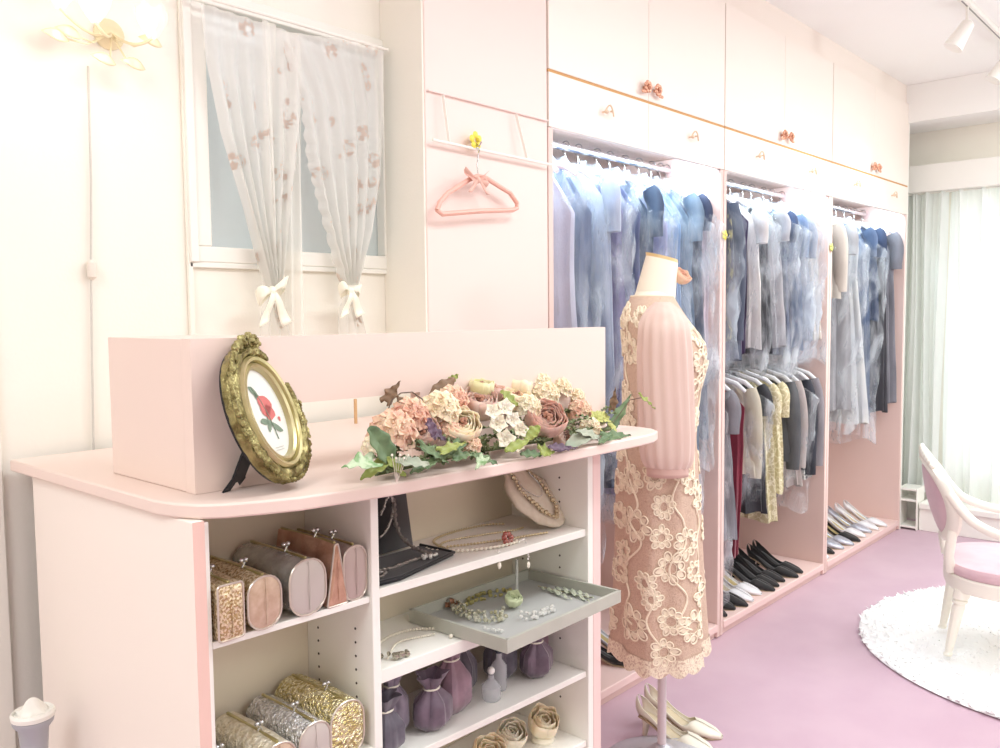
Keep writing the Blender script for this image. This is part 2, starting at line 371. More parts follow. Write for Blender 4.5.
# ================================================================= CAFE CURTAINS
def curtain_mat(name, base, alpha):
    m = mat(name, base, .85); nt = m.node_tree; b = nt.nodes['Principled BSDF']; N = nt.nodes.new; L = nt.links.new
    tc = N('ShaderNodeTexCoord'); v = N('ShaderNodeTexVoronoi'); v.inputs['Scale'].default_value = 17; v.inputs['Randomness'].default_value = .7
    L(tc.outputs['Object'], v.inputs['Vector'])
    n = N('ShaderNodeTexNoise'); n.inputs['Scale'].default_value = 70; n.inputs['Detail'].default_value = 4; L(tc.outputs['Object'], n.inputs['Vector'])
    a = N('ShaderNodeMath'); a.operation = 'LESS_THAN'; a.inputs[1].default_value = .36; L(v.outputs['Distance'], a.inputs[0])
    g = N('ShaderNodeMath'); g.operation = 'GREATER_THAN'; g.inputs[1].default_value = .49; L(n.outputs['Fac'], g.inputs[0])
    mu = N('ShaderNodeMath'); mu.operation = 'MULTIPLY'; L(a.outputs[0], mu.inputs[0]); L(g.outputs[0], mu.inputs[1])
    mx = N('ShaderNodeMixRGB'); mx.inputs[1].default_value = base; mx.inputs[2].default_value = srgb(200, 184, 172); L(mu.outputs[0], mx.inputs[0]); L(mx.outputs[0], b.inputs['Base Color'])
    mr = N('ShaderNodeMapRange'); mr.inputs['To Min'].default_value = alpha; mr.inputs['To Max'].default_value = .92; L(mu.outputs[0], mr.inputs['Value']); L(mr.outputs[0], b.inputs['Alpha'])
    tr = N('ShaderNodeBsdfTranslucent'); tr.inputs['Color'].default_value = (.95, .95, .95, 1)
    return m
LACE_C = curtain_mat('printed_lace', srgb(240, 238, 232), .55)
SHEER = mat('plain_sheer', srgb(250, 248, 240), .8, alpha=.55)
BOWM = mat('cream_satin', srgb(250, 246, 228), .4, sheen=.3)
YC = WY-.05
def drape(L_, R_, name, m, parent, folds=5, amp=.012, scallop=0, seed=0):
    """L_, R_: (py, px) edge polylines in the curtain plane"""
    lo = L_[0][0]; hi = L_[-1][0]
    def f(u, v):
        py0 = pw(v, [(i/(len(L_)-1), a[0]) for i, a in enumerate(L_)]); pxl = pw(v, [(i/(len(L_)-1), a[1]) for i, a in enumerate(L_)])
        py1 = pw(v, [(i/(len(R_)-1), a[0]) for i, a in enumerate(R_)]); pxr = pw(v, [(i/(len(R_)-1), a[1]) for i, a in enumerate(R_)])
        A = at(pxl, py0, YC); B = at(pxr, py1, YC)
        w_ = (B-A).length; p = A.lerp(B, u+.012*math.sin(9*u+seed))
        p.y += amp*math.sin(2*PI*folds*u+1.3*math.sin(3*v+seed)+seed)*(.35+.65*min(1, v*2))*min(1, .35+.05/max(w_, .03))
        if scallop: p.x -= scallop*abs(math.sin(v*PI*16))*(1-u)**10
        return p
    return obj(name, MB().sheet(f, 60, 70), m, parent, True)
def bow(px_, py_, parent, sc_=1., rot=0.):
    c = at(px_, py_, YC-.03); k = MB()
    for s_ in (-1, 1):
        k.sheet(lambda a, b: c+Vector((s_*.042*sc_*(1-(2*a-1)**2)*(.75+.25*b)*1.0, -.012*math.cos(2*PI*a)*0-.01*math.sin(2*PI*a), (b-.5)*.030*sc_*(.35+.65*math.sin(PI*a))+s_*rot*.04*(1-(2*a-1)**2)+.010*math.sin(2*PI*a))), 18, 5)
    k.ball(c, (.009, .010, .011), 10, 6)
    for s_, dx in ((-1, -.012), (1, .016)):
        k.sheet(lambda a, b: c+Vector((dx*a*2.2*sc_+(b-.5)*(.012+.014*a), -.006-.004*math.sin(6*a), -.075*a*sc_+.012*(b-.5)*a)), 12, 4)
    return obj('bow', k, BOWM, parent, True, solid=.0008)
cl = at(272, 335, YC)
A_ = thing('cafe_curtain', 'rose-printed sheer lace curtain tied with a cream bow, left half of the window', 'curtain', (cl.x, YC, cl.z), group=None)
drape([(3, 201), (60, 207), (130, 222), (200, 243), (287, 267)], [(36, 303), (95, 303), (165, 298), (230, 288), (287, 279)], 'drape', LACE_C, A_, 6, .016, 0, .5)
drape([(290, 267), (310, 264), (336, 260)], [(290, 279), (312, 283), (336, 290)], 'hanging_tail', LACE_C, A_, 3, .012, 0, 1)
drape([(20, 262), (160, 265), (288, 270)], [(24, 276), (165, 276), (288, 277)], 'heading_fold', SHEER, A_, 1, .01, 0, 2.2)
bow(272, 291, A_, 1.0, .35)
B_ = thing('cafe_curtain', 'scalloped rose-printed lace curtain tied with a cream bow, right half of the window', 'curtain', (at(350, 335, YC).x, YC, cl.z))
drape([(30, 276), (95, 303), (160, 311), (215, 325), (285, 344)], [(46, 384), (110, 385), (180, 383), (235, 374), (285, 356)], 'drape', LACE_C, B_, 6, .016, .008, 3)
drape([(292, 344), (310, 341), (334, 339)], [(292, 356), (312, 361), (334, 366)], 'hanging_tail', LACE_C, B_, 3, .012, 0, 1.7)
bow(350, 291, B_, .8, -.1)
C_ = thing('sheer_panel', 'plain white sheer strip hanging straight between the two tied lace curtains', 'curtain', (at(296, 335, YC).x, YC+.02, cl.z))
YC += .02
drape([(30, 278), (180, 284), (336, 288)], [(36, 302), (180, 303), (336, 306)], 'drape', SHEER, C_, 2, .008, .002, 3)
YC -= .02
a, b = at(201, 1, YC), at(385, 45, YC)
u = thing('curtain_rod', 'thin white curtain rod above the lace curtains', 'rod', ((a.x+b.x)/2, YC, a.z))
obj('rod', MB().tube([(a.x-.02, YC, (a.z+b.z)/2), (b.x+.01, YC, (a.z+b.z)/2)], .004, 8), WHITE, u, True)
for xx in (a.x-.015, b.x+.005): obj('bracket', MB().tube([(xx, YC, (a.z+b.z)/2), (xx, WY-.017, (a.z+b.z)/2)], .004, 6), WHITE, u, True)

# ================================================================= COUNTER
def yf(x): return .837-.0524*(x-.444)            # front line of the carcass (block coordinates)
def P2(*pts): return [(K*x, K*y) for x, y in pts]
def slab(x0, x1, z0, z1, yb=.965, inset=0.): return MB().prism(P2((x0, yf(x0)+inset), (x1, yf(x1)+inset), (x1, yb), (x0, yb)), SZ(z0), SZ(z1))
CT = SZ(1.1)
cn = thing('display_counter', 'pale peach display counter with rounded worktop and open white compartments', 'counter', (K*.78, K*1.05, 0))
top = [(.43, 1.322), (.434, .90), (.441, .868), (.454, .842), (.474, .824), (.505, .808), (.547, .79), (.60, .780), (.673, .769), (.845, .757), (1.039, .7495), (1.17, .7485), (1.215, .7515), (1.245, .763), (1.262, .783), (1.268, .81), (1.268, 1.322)]
obj('worktop', MB().prism(P2(*top), SZ(1.084), CT), PEACH, cn, True, bevel=.003)
obj('side_panel', MB().prism(P2((.444, yf(.444)), (.4575, yf(.4575)), (.4575, 1.28), (.444, 1.28)), .001, SZ(1.0835)), PEACH_L, cn, True, bevel=.002)
obj('edge_band', MB().prism(P2((.4442, yf(.444)-.0008), (.4572, yf(.457)-.0008), (.4572, yf(.457)-.0001), (.4442, yf(.444)-.0001)), .001, SZ(1.083)), mat('edge_pink', srgb(232, 196, 184), .45), cn, True, smooth=False)
obj('inner_side', slab(.458, .464, .3008, 1.08, inset=.004), WHITE, cn, True, smooth=False)
obj('divider', slab(.674, .686, .3008, 1.0835), WHITE, cn, True, bevel=.0015)
obj('side_panel', MB().prism(P2((1.113, yf(1.113)), (1.133, yf(1.133)), (1.133, 1.28), (1.113, 1.28)), .001, SZ(1.0835)), EDGE, cn, True, bevel=.002)
obj('inner_side', slab(1.100, 1.1125, .3008, 1.0835), WHITE, cn, True, bevel=.001)
INB = mat('inner_back', srgb(226, 216, 194), .6)
obj('back_board', MB().box((K*.458, K*.965, .001), (K*1.112, K*.975, SZ(1.083))), INB, cn, True, smooth=False)
for (x0, x1, z0, z1) in ((.4645, .6735, .939, .947), (.4645, .6735, .744, .752), (.6865, 1.0995, .941, .953), (.6865, 1.0995, .829, .847), (.6865, 1.0995, .7085, .7185), (.6865, 1.0995, .592, .602), (.4645, .6735, .62, .63), (.6865, 1.0995, .45, .46), (.4645, .6735, .45, .46)):
    obj('shelf', slab(x0, x1, z0, z1, yb=.9648, inset=.004), WHITE, cn, True, bevel=.0012)
k = MB()
for yy in (.86, .94):
    for j in range(12):
        z = SZ(.70+.018*j)
        if abs(.70+.018*j-.748) < .01: continue
        k.lathe([(.0022, 0), (.0022, .0006)], 8, (K*.674-.0001, K*yy, z), (-1, 0, 0)); 
    for z_ in (.99, 1.01, 1.03, .90, .88, .78, .76, .66):
        k.lathe([(.0022, 0), (.0022, .0006)], 8, (K*1.0998, K*yy, SZ(z_)), (-1, 0, 0))
obj('pin_holes', k, mat('pin_hole_dark', srgb(60, 52, 48), .8), cn, True)
# upstand: closed block at the left, then a raised board
ub = thing('counter_upstand', 'peach upstand box and board standing on the counter worktop behind the picture frame', 'upstand', (K*.8, K*.9, CT))
ZT = SZ(1.275)
bl = lambda x: .891-.075*(x-.478)
obj('end_box', MB().prism(P2((.4785, .912), (.60, .905), (.60, 1.10), (.4785, 1.10)), CT+.0005, ZT-.0005), PEACH, ub, True, bevel=.001)
def panel(xz, th):
    n = len(xz); vs = [(K*x, K*bl(x), z) for x, z in xz]+[(K*x, K*(bl(x)+th), z) for x, z in xz]
    return MB().add(vs, [tuple(range(n)), tuple(range(2*n-1, n-1, -1))]+[(i, n+i, n+(i+1) % n, (i+1) % n) for i in range(n)])
ZN = SZ(1.193)
obj('board', panel([(.478, CT+.0005), (.605, CT+.0005), (.605, ZN), (.80, ZN), (.80, CT+.0005), (1.198, CT+.0005), (1.198, ZT), (.478, ZT)], .02), PEACH, ub, True, smooth=False)
obj('bracket', MB().box((at(355, 402, 1.62).x, 1.62, CT), (at(357, 402, 1.62).x, 1.625, at(356, 399, 1.62).z)), mat('bracket_tan', srgb(205, 165, 120), .5), ub, True)

# ================================================================= PICTURE FRAME
pf = thing('picture_frame', 'antique gold oval picture frame with a botanical red rose print, leaning on its easel', 'picture frame', (.736, 1.080, CT), R(25))
bt = R(21); A0, B0 = .084, .109    # half axes of outer moulding
fm = Matrix.Rotation(-bt, 4, 'X')
def fe(a, ra, rb, n): # point on oval
    return Vector((ra*math.cos(a), n, rb*math.sin(a)+B0+.012))
def ring(prof, nn=72, lump=0):
    def g(u, v):
        a = 2*PI*u; i = v*(len(prof)); i0 = int(i) % len(prof); w_, d_ = prof[i0]
        l = lump*(noise.noise(Vector((math.cos(a)*9, math.sin(a)*9, i0*.7)))) if lump else 0
        return fm @ fe(a, A0-w_+l, B0-w_+l, d_-abs(l)*.5)
    return MB().sheet(g, nn, len(prof), cu=True, cv=True)
obj('outer_moulding', ring([(.000, .006), (.000, -.006), (.004, -.012), (.010, -.015), (.016, -.013), (.020, -.008), (.021, .006)], 120, .0035), GOLD, pf)
obj('middle_moulding', ring([(.0195, .004), (.0195, -.011), (.0235, -.0155), (.028, -.014), (.030, -.009), (.031, .004)]), GOLD_B, pf)
obj('inner_moulding', ring([(.0305, .004), (.0305, -.009), (.034, -.0125), (.038, -.010), (.040, -.003), (.040, .004)]), mat('pale_gold', srgb(190, 180, 138), .3, .7), pf)
k = MB(); k.M = fm; rnd = random.Random(3)
for j in range(150):
    a = 2*PI*j/150; s_ = 1 if (math.sin(a) > -.1 and math.cos(a) < .75) else .62
    r_ = (.0034+.0028*rnd.random())*s_
    p = fe(a, A0-.002+.003*rnd.random()*s_, B0-.002+.003*rnd.random()*s_, -.010-.004*rnd.random())
    k.ball(p, (r_*1.1, r_*.8, r_*1.1), 6, 4)
for j in range(26):     # crest of leaves and roses at the top
    a = PI/2+(j-13)/13*.52; p = fe(a, A0+.004*rnd.random(), B0+.004+.006*rnd.random()*math.cos((j-13)/9), -.014)
    k.ball(p, (.006, .0045, .0065), 7, 5)
for s_ in (-1, 0, 1):
    cpt = fe(PI/2+s_*.13, A0+.004, B0+.007-abs(s_)*.003, -.018)
    for j in range(6): k.ball(cpt+Vector((.0055*math.cos(j*PI/3), 0, .0055*math.sin(j*PI/3))), (.0042, .004, .0042), 6, 4)
obj('ornament', k, GOLD, pf)
pa = MB().sheet(lambda u, v: fm @ fe(2*PI*u, .045*v, .081*v, -.002), 48, 6, cu=True)
pr = obj('print', pa, mat('print_paper', srgb(226, 226, 218), .5), pf)
def onpr(x, z, d=.0005): return fm @ Vector((x, -.0025-d, z+B0+.012))
def blot(mb_, x, z, rx, rz, rot=0, n=14, wob=.15, sd=0, d=.0005):
    vs = [onpr(x, z, d)]
    for j in range(n):
        a = 2*PI*j/n; q = 1+wob*math.sin(3*a+sd)+wob*.5*math.sin(5*a+2*sd)
        X = rx*q*math.cos(a); Z = rz*q*math.sin(a)
        vs.append(onpr(x+X*math.cos(rot)-Z*math.sin(rot), z+X*math.sin(rot)+Z*math.cos(rot), d))
    mb_.add(vs, [(0, 1+j, 1+(j+1) % n) for j in range(n)])
k = MB(); blot(k, .001, .012, .016, .017, 0, 18, .12, 1); blot(k, .007, .000, .012, .012, 0, 14, .12, 2); blot(k, .026, -.012, .003, .004)
obj('rose_drawing', k, mat('print_red', srgb(202, 108, 104), .6), pr)
k = MB()
for (x, z, a_, l) in ((-.004, -.016, 1.2, .014), (.012, -.024, -.6, .015), (-.016, .036, 2.3, .012), (-.010, .026, 2.2, .009), (-.014, -.012, 2.9, .010)): blot(k, x, z, l, .005, a_, 14, .08, 0, .0003)
k.tube([onpr(-.018, .042), onpr(-.006, .02), onpr(0, .0), onpr(.004, -.02), onpr(.006, -.042)], .0007, 4)
obj('leaf_drawing', k, mat('print_green', srgb(120, 138, 118), .6), pr)
k = MB()
for z_ in (-.054, -.058): k.tube([onpr(-.010, z_), onpr(.012, z_)], .0004, 4)
obj('caption_lines', k, mat('print_grey', srgb(200, 198, 190), .6), pr)
obj('backing', ring([(.002, .0065), (.04, .0065), (.04, .011), (.002, .011)]), BLACK, pf)
lg = MB(); T0 = fm @ Vector((-.0, .012, B0+.02))
bz = .0005
lg.add([T0+Vector((-.018, 0, 0)), T0+Vector((.018, 0, 0)), Vector((.016, .108, .02)), Vector((.03, .118, bz)), Vector((.013, .118, bz)), Vector((.004, .112, .013)), Vector((-.004, .112, .013)), Vector((-.013, .118, bz)), Vector((-.03, .118, bz)), Vector((-.016, .108, .02))],
       [(0, 1, 2, 9), (2, 3, 4, 5), (9, 6, 7, 8), (2, 5, 6, 9)])
lg.v = [Vector((v.x-.020, v.y*.80-.006, v.z*.9)) for v in lg.v]
obj('easel_leg', lg, BLACK, pf, solid=.003, smooth=False)

# ================================================================= FLOWERS
def petal(mb_, c, ax, side, L_, W_, cup, curl=0., nu=6, nv=5):
    """petal rooted at c, growing along ax, widening along side; cup bends it towards nrm"""
    ax = Vector(ax).normalized(); side = (Vector(side)-ax*ax.dot(side)).normalized(); nrm = ax.cross(side)
    def g(u, v):
        s_ = (u-.5)*2; w_ = W_*math.sin(PI*(.12+.80*v))**.7*(1-.12*abs(s_)*v)
        ln = L_*v*(1-.16*s_*s_*v)
        return Vector(c)+ax*(ln*math.cos(curl*v))+side*(s_*w_*.5)+nrm*(cup*(s_*s_*.5*w_*.9-.0)+ln*math.sin(curl*v))
    mb_.sheet(g, nu, nv)
def basis(n):
    n = Vector(n).normalized(); a = n.orthogonal().normalized(); return n, a, n.cross(a)
def rose(c, n, r, rnd, layers=5):
    mb_ = MB(); n, a, b = basis(n); c = Vector(c)
    for l in range(layers):
        t = l/(layers-1); cnt = (3, 4, 5, 6, 7, 8)[l]; tilt = lerp(.15, 1.25, t)
        for j in range(cnt):
            an = 2*PI*(j+rnd.random()*.35)/cnt+l*.8
            rad = a*math.cos(an)+b*math.sin(an); sd = a*-math.sin(an)+b*math.cos(an)
            L_ = r*lerp(.75, 1.15, t)*(.92+.16*rnd.random()); W_ = r*lerp(.75, 1.3, t); ph = rnd.random()*6
            root = c+rad*r*lerp(.16, .28, t)-n*r*.35; cl = lerp(.9, 1.5, t)
            def g(u, v):
                s_ = (u-.5)*2; w_ = W_*(math.sin(PI*(.10+.62*v))**.6)
                th = tilt+.35-cl*v*.8          # angle from axis shrinks: petal closes over the heart
                ln = L_*v*(1-.10*s_*s_)
                p = root+rad*(ln*math.sin(max(-.3, th)))+n*(ln*math.cos(th)*.95)
                p += sd*(s_*w_*.5)-rad*(s_*s_*w_*.30)
                return p+rad*(.05*r*math.sin(5*s_+ph)*v)+n*(.04*r*math.sin(4*s_+ph)*v*v)+rad*(.10*r*max(0, v-.8)*5*.6)
            mb_.sheet(g, 8, 7)
    return mb_
def floret(mb_, c, n, r, np_=4, tw=0):
    n, a, b = basis(n)
    for j in range(np_):
        an = 2*PI*j/np_+tw; rad = a*math.cos(an)+b*math.sin(an)
        petal(mb_, Vector(c)+rad*r*.05, rad+n*.35, a*-math.sin(an)+b*math.cos(an), r, r*1.0, .25, 0, 5, 4)
    mb_.ball(Vector(c)+Vector(n).normalized()*r*.1, r*.13, 5, 4)
def hydrangea(c, r, rnd, cnt=26, fr_=.46):
    mb_ = MB()
    for j in range(cnt):
        z = lerp(-.35, 1, (j+.5)/cnt); a = j*2.4; q = math.sqrt(max(0, 1-z*z)); d = Vector((q*math.cos(a), q*math.sin(a), z))
        d2 = Vector((d.x, d.y-.25, d.z)).normalized()
        floret(mb_, Vector(c)+d*r*.78, d2, r*fr_, 4, a)
    return mb_
def leaf_mesh(c, ax, n, L_, W_, lobes=0, bend=.3):
    ax = Vector(ax).normalized(); n = Vector(n); n = (n-ax*n.dot(ax)).normalized(); sd = ax.cross(n); c = Vector(c)
    def g(u, v):
        s_ = (u-.5)*2
        w_ = W_*.5*(math.sin(PI*min(1, v*.93+.05))**.75)*(1-.25*v)
        if lobes: w_ = W_*.5*(pw(v, [(0, .5), (.12, .95), (.22, .62), (.42, 1.0), (.55, .5), (1, .02)]))
        return c+ax*(L_*(v+(-.12 if lobes and abs(s_) > .7 and v < .2 else 0)))+sd*(s_*w_)+n*(abs(s_)*w_*.35-bend*L_*v*v+.003*math.sin(v*22)*abs(s_))
    return MB().sheet(g, 9, 16)
FCOL = {
 'peach_hydrangea': mat('petal_peach', srgb(238, 205, 176), .6, c2=srgb(226, 170, 148), scale=25, sub=.15),
 'cream': mat('petal_cream', srgb(246, 232, 204), .6, c2=srgb(238, 214, 178), scale=30, sub=.15),
 'mauve': mat('petal_mauve', srgb(188, 154, 142), .6, c2=srgb(218, 186, 170), scale=30, sub=.15),
 'pink': mat('petal_dusty_pink', srgb(218, 182, 166), .6, c2=srgb(192, 148, 134), scale=25, sub=.15),
 'white': mat('petal_white', srgb(240, 230, 210), .6, c2=srgb(232, 218, 190), scale=30, sub=.15),
 'yellow': mat('petal_pale_yellow', srgb(232, 222, 184), .6, c2=srgb(214, 208, 150), scale=30),
 'lime': mat('petal_lime', srgb(168, 172, 96), .6, c2=srgb(196, 196, 120), scale=30)}
LG = mat('leaf_green', srgb(112, 132, 92), .55, c2=srgb(88, 112, 76), scale=30)
LL = mat('leaf_lime', srgb(138, 152, 74), .5, c2=srgb(158, 166, 92), scale=30)
LW = mat('leaf_variegated', srgb(188, 204, 170), .55, c2=srgb(128, 162, 110), scale=45, lo=.45, hi=.55)
LGY = mat('leaf_grey_green', srgb(150, 160, 140), .6, c2=srgb(172, 176, 156), scale=30)
LB = mat('leaf_brown', srgb(140, 112, 88), .6, c2=srgb(116, 92, 68), scale=30)
LP = mat('leaf_purple', srgb(112, 90, 108), .6, c2=srgb(88, 70, 86), scale=30)
fa = thing('flower_arrangement', 'artificial flower garland of cream and dusty pink peonies lying along the counter worktop', 'flowers', (1.15, 1.07, CT))
rnd = random.Random(11); Yf = 1.06
def fpt(px_, py_, y=Yf): return at(px_, py_, y)
vd = Vector((-.55, -.75, .45))
blooms = [('peony', 'cream', 462, 424, 1.03, .040, (-.35, -.6, .6)), ('peony', 'pink', 546, 418, 1.02, .046, (-.3, -.6, .65)),
 ('peony', 'mauve', 480, 402, 1.08, .044, (-.2, -.3, 1)), ('peony', 'cream', 515, 398, 1.09, .040, (.1, -.3, 1)), ('peony', 'mauve', 422, 432, 1.05, .036, (-.4, -.5, .7)),
 ('peony', 'yellow', 482, 386, 1.10, .030, (0, -.2, 1)), ('peony', 'pink', 433, 404, 1.09, .034, (-.3, 0, .9)), ('peony', 'cream', 520, 386, 1.11, .030, (.2, 0, 1)), ('peony', 'pink', 492, 390, 1.1, .03, (.1, -.3, 1)),
 ('peony', 'mauve', 566, 440, 1.03, .030, (0, -.8, .4)), ('peony', 'cream', 600, 418, 1.06, .020, (.3, -.3, .8))]
for kind, col, a, b, y, r_, n in blooms:
    o_ = obj('peony', rose(fpt(a, b, y)-Vector(n).normalized()*r_*.35, n, r_, rnd), FCOL[col], fa, True, solid=.0006)
    if kind == 'peony':
        hb = MB(); c_ = fpt(a, b, y); n_ = Vector(n).normalized()
        for j in range(10): hb.ball(c_+n_*r_*.12+Vector((rnd.uniform(-1, 1), rnd.uniform(-1, 1), rnd.uniform(-1, 1)))*r_*.16, r_*.09, 6, 4)
        h_ = obj('flower_heart', hb, mat('heart_brown', srgb(176, 128, 106), .7), o_); h_.data.transform(Matrix.Translation(-wpos(o_)))
for col, a, b, y, r_ in (('peach_hydrangea', 393, 435, 1.05, .040), ('peach_hydrangea', 410, 418, 1.07, .034), ('cream', 440, 412, 1.06, .036), ('cream', 376, 448, 1.03, .022), ('peach_hydrangea', 580, 412, 1.07, .026), ('cream', 560, 390, 1.1, .026), ('cream', 540, 384, 1.11, .024), ('cream', 590, 428, 1.03, .022), ('cream', 575, 398, 1.1, .022), ('peach_hydrangea', 470, 446, 1.02, .020), ('peach_hydrangea', 452, 402, 1.08, .030), ('cream', 528, 408, 1.05, .026), ('cream', 545, 396, 1.09, .030), ('peach_hydrangea', 450, 432, 1.04, .022)):
    obj('hydrangea', hydrangea(fpt(a, b, y), r_, rnd), FCOL[col], fa, True, solid=.0005)
for a, b, r_ in ((505, 408, .018), (497, 424, .019), (512, 420, .017), (505, 440, .020), (520, 430, .016), (492, 412, .016), (517, 446, .014)):
    f_ = MB(); floret(f_, fpt(a, b, 1.0), (-.4, -.8, .4), r_, 5, a); obj('white_blossom', f_, FCOL['white'], fa, True, solid=.0005)
for j in range(5):
    f_ = MB(); floret(f_, fpt(596+7*(j % 3), 418+9*(j//2), 1.03), (-.2+.2*j, -.7, .6), .017, 6, j); obj('green_blossom', f_, FCOL['lime'], fa, True, solid=.0005)
leaves = [(368, 428, 400, 470, .99, 32, LG, 0), (374, 462, 344, 464, .98, 26, LW, 1), (392, 458, 362, 476, .99, 18, LL, 0), (395, 462, 432, 462, .97, 16, LGY, 0), (385, 458, 408, 476, .985, 14, LL, 0),
 (386, 402, 400, 380, 1.12, 20, LB, 1), (430, 400, 455, 376, 1.1, 24, LB, 0), (405, 412, 398, 396, 1.09, 18, LB, 0), (420, 446, 452, 462, .98, 16, LG, 1), (440, 452, 468, 440, .98, 16, LL, 1), (452, 458, 476, 452, .98, 18, LG, 1),
 (484, 458, 476, 476, .97, 15, LW, 1), (505, 452, 530, 438, .98, 16, LL, 0), (540, 452, 556, 468, .975, 24, LL, 1), (566, 448, 596, 430, .985, 24, LGY, 0), (520, 455, 545, 470, .98, 14, LG, 0),
 (600, 442, 580, 428, .985, 20, LGY, 0), (604, 444, 634, 434, 1.0, 22, LG, 1), (612, 426, 632, 392, 1.06, 20, LG, 1), (612, 410, 616, 388, 1.08, 16, LB, 1), (640, 396, 658, 408, 1.02, 12, LL, 1), (425, 424, 448, 440, .99, 14, LP, 0), (428, 418, 436, 440, .985, 12, LP, 0), (548, 448, 572, 446, .97, 14, LP, 0), (555, 452, 580, 452, .98, 12, LP, 1),
 (500, 392, 520, 405, 1.06, 18, LL, 0), (448, 384, 458, 374, 1.12, 12, LL, 0), (470, 455, 500, 462, .98, 14, LG, 0), (436, 460, 412, 470, .98, 16, LG, 0), (525, 440, 540, 425, .99, 20, LL, 0), (612, 434, 600, 446, .98, 14, LG, 0), (460, 444, 440, 458, .99, 18, LG, 1)]
for (a, b, c_, d, y, w_, m_, lb) in leaves:
    p = fpt(a, b, y); q = fpt(c_, d, y-.012); p.z = max(p.z, CT+.006); q.z = max(q.z, CT+.008)
    obj('ivy_leaf' if lb else 'leaf', leaf_mesh(p, q-p, (-.4, -.6, .7), (q-p).length, w_*.00135, lb, .12), m_, fa, True, solid=.0006)
arc = [fpt(387, 412, 1.09), fpt(392, 400, 1.1), fpt(401, 393, 1.1), fpt(412, 392, 1.1), fpt(422, 399, 1.1), fpt(430, 410, 1.09)]
obj('stem', MB().tube(arc, .0011, 5), mat('stem_brown', srgb(92, 74, 60), .6), fa, True)
obj('stem', MB().tube([fpt(600, 432, 1.03), fpt(615, 420, 1.05), fpt(630, 400, 1.04), fpt(645, 397, 1.02)], .001, 5), MC['stem_brown'], fa, True)
obj('branch', MB().tube([Vector((fpt(375, 450, 1.05).x, 1.05, CT+.008)), Vector((1.1, 1.06, CT+.012)), Vector((fpt(610, 430, 1.05).x, 1.05, CT+.01))], .005, 6), mat('branch_green', srgb(96, 110, 70), .7), fa, True)
fill = MB()
for j in range(130):
    a = lerp(378, 604, j/129); p = fpt(a, 430, rnd.uniform(1.00, 1.09)); p.z = CT+rnd.uniform(.006, .05)
    an = rnd.uniform(0, 2*PI); l_ = leaf_mesh(p, (math.cos(an), math.sin(an), .5), (0, 0, 1), .036, .018); fill.add(l_.v, l_.f)
obj('foliage', fill, mat('foliage_dark', srgb(98, 112, 76), .6, c2=srgb(130, 140, 96), scale=40), fa, True)
# small gold tag thread left of the garland
u = thing('stamen_sprig', 'tiny pearl-tipped sprig at the left end of the garland above the worktop edge', 'sprig', (fpt(394, 462, .985).x, .985, CT+.001))
k = MB()
for j in range(5):
    e = fpt(392+j*4, 455+3*(j % 2), .965); e.z = max(e.z, CT+.012); s0 = Vector((fpt(394, 466, .99).x, .985, CT+.002))
    k.tube([s0, e], .0005, 4); k.ball(e, .0022, 6, 4)
obj('pearl_stamens', k, PEARL, u, True)

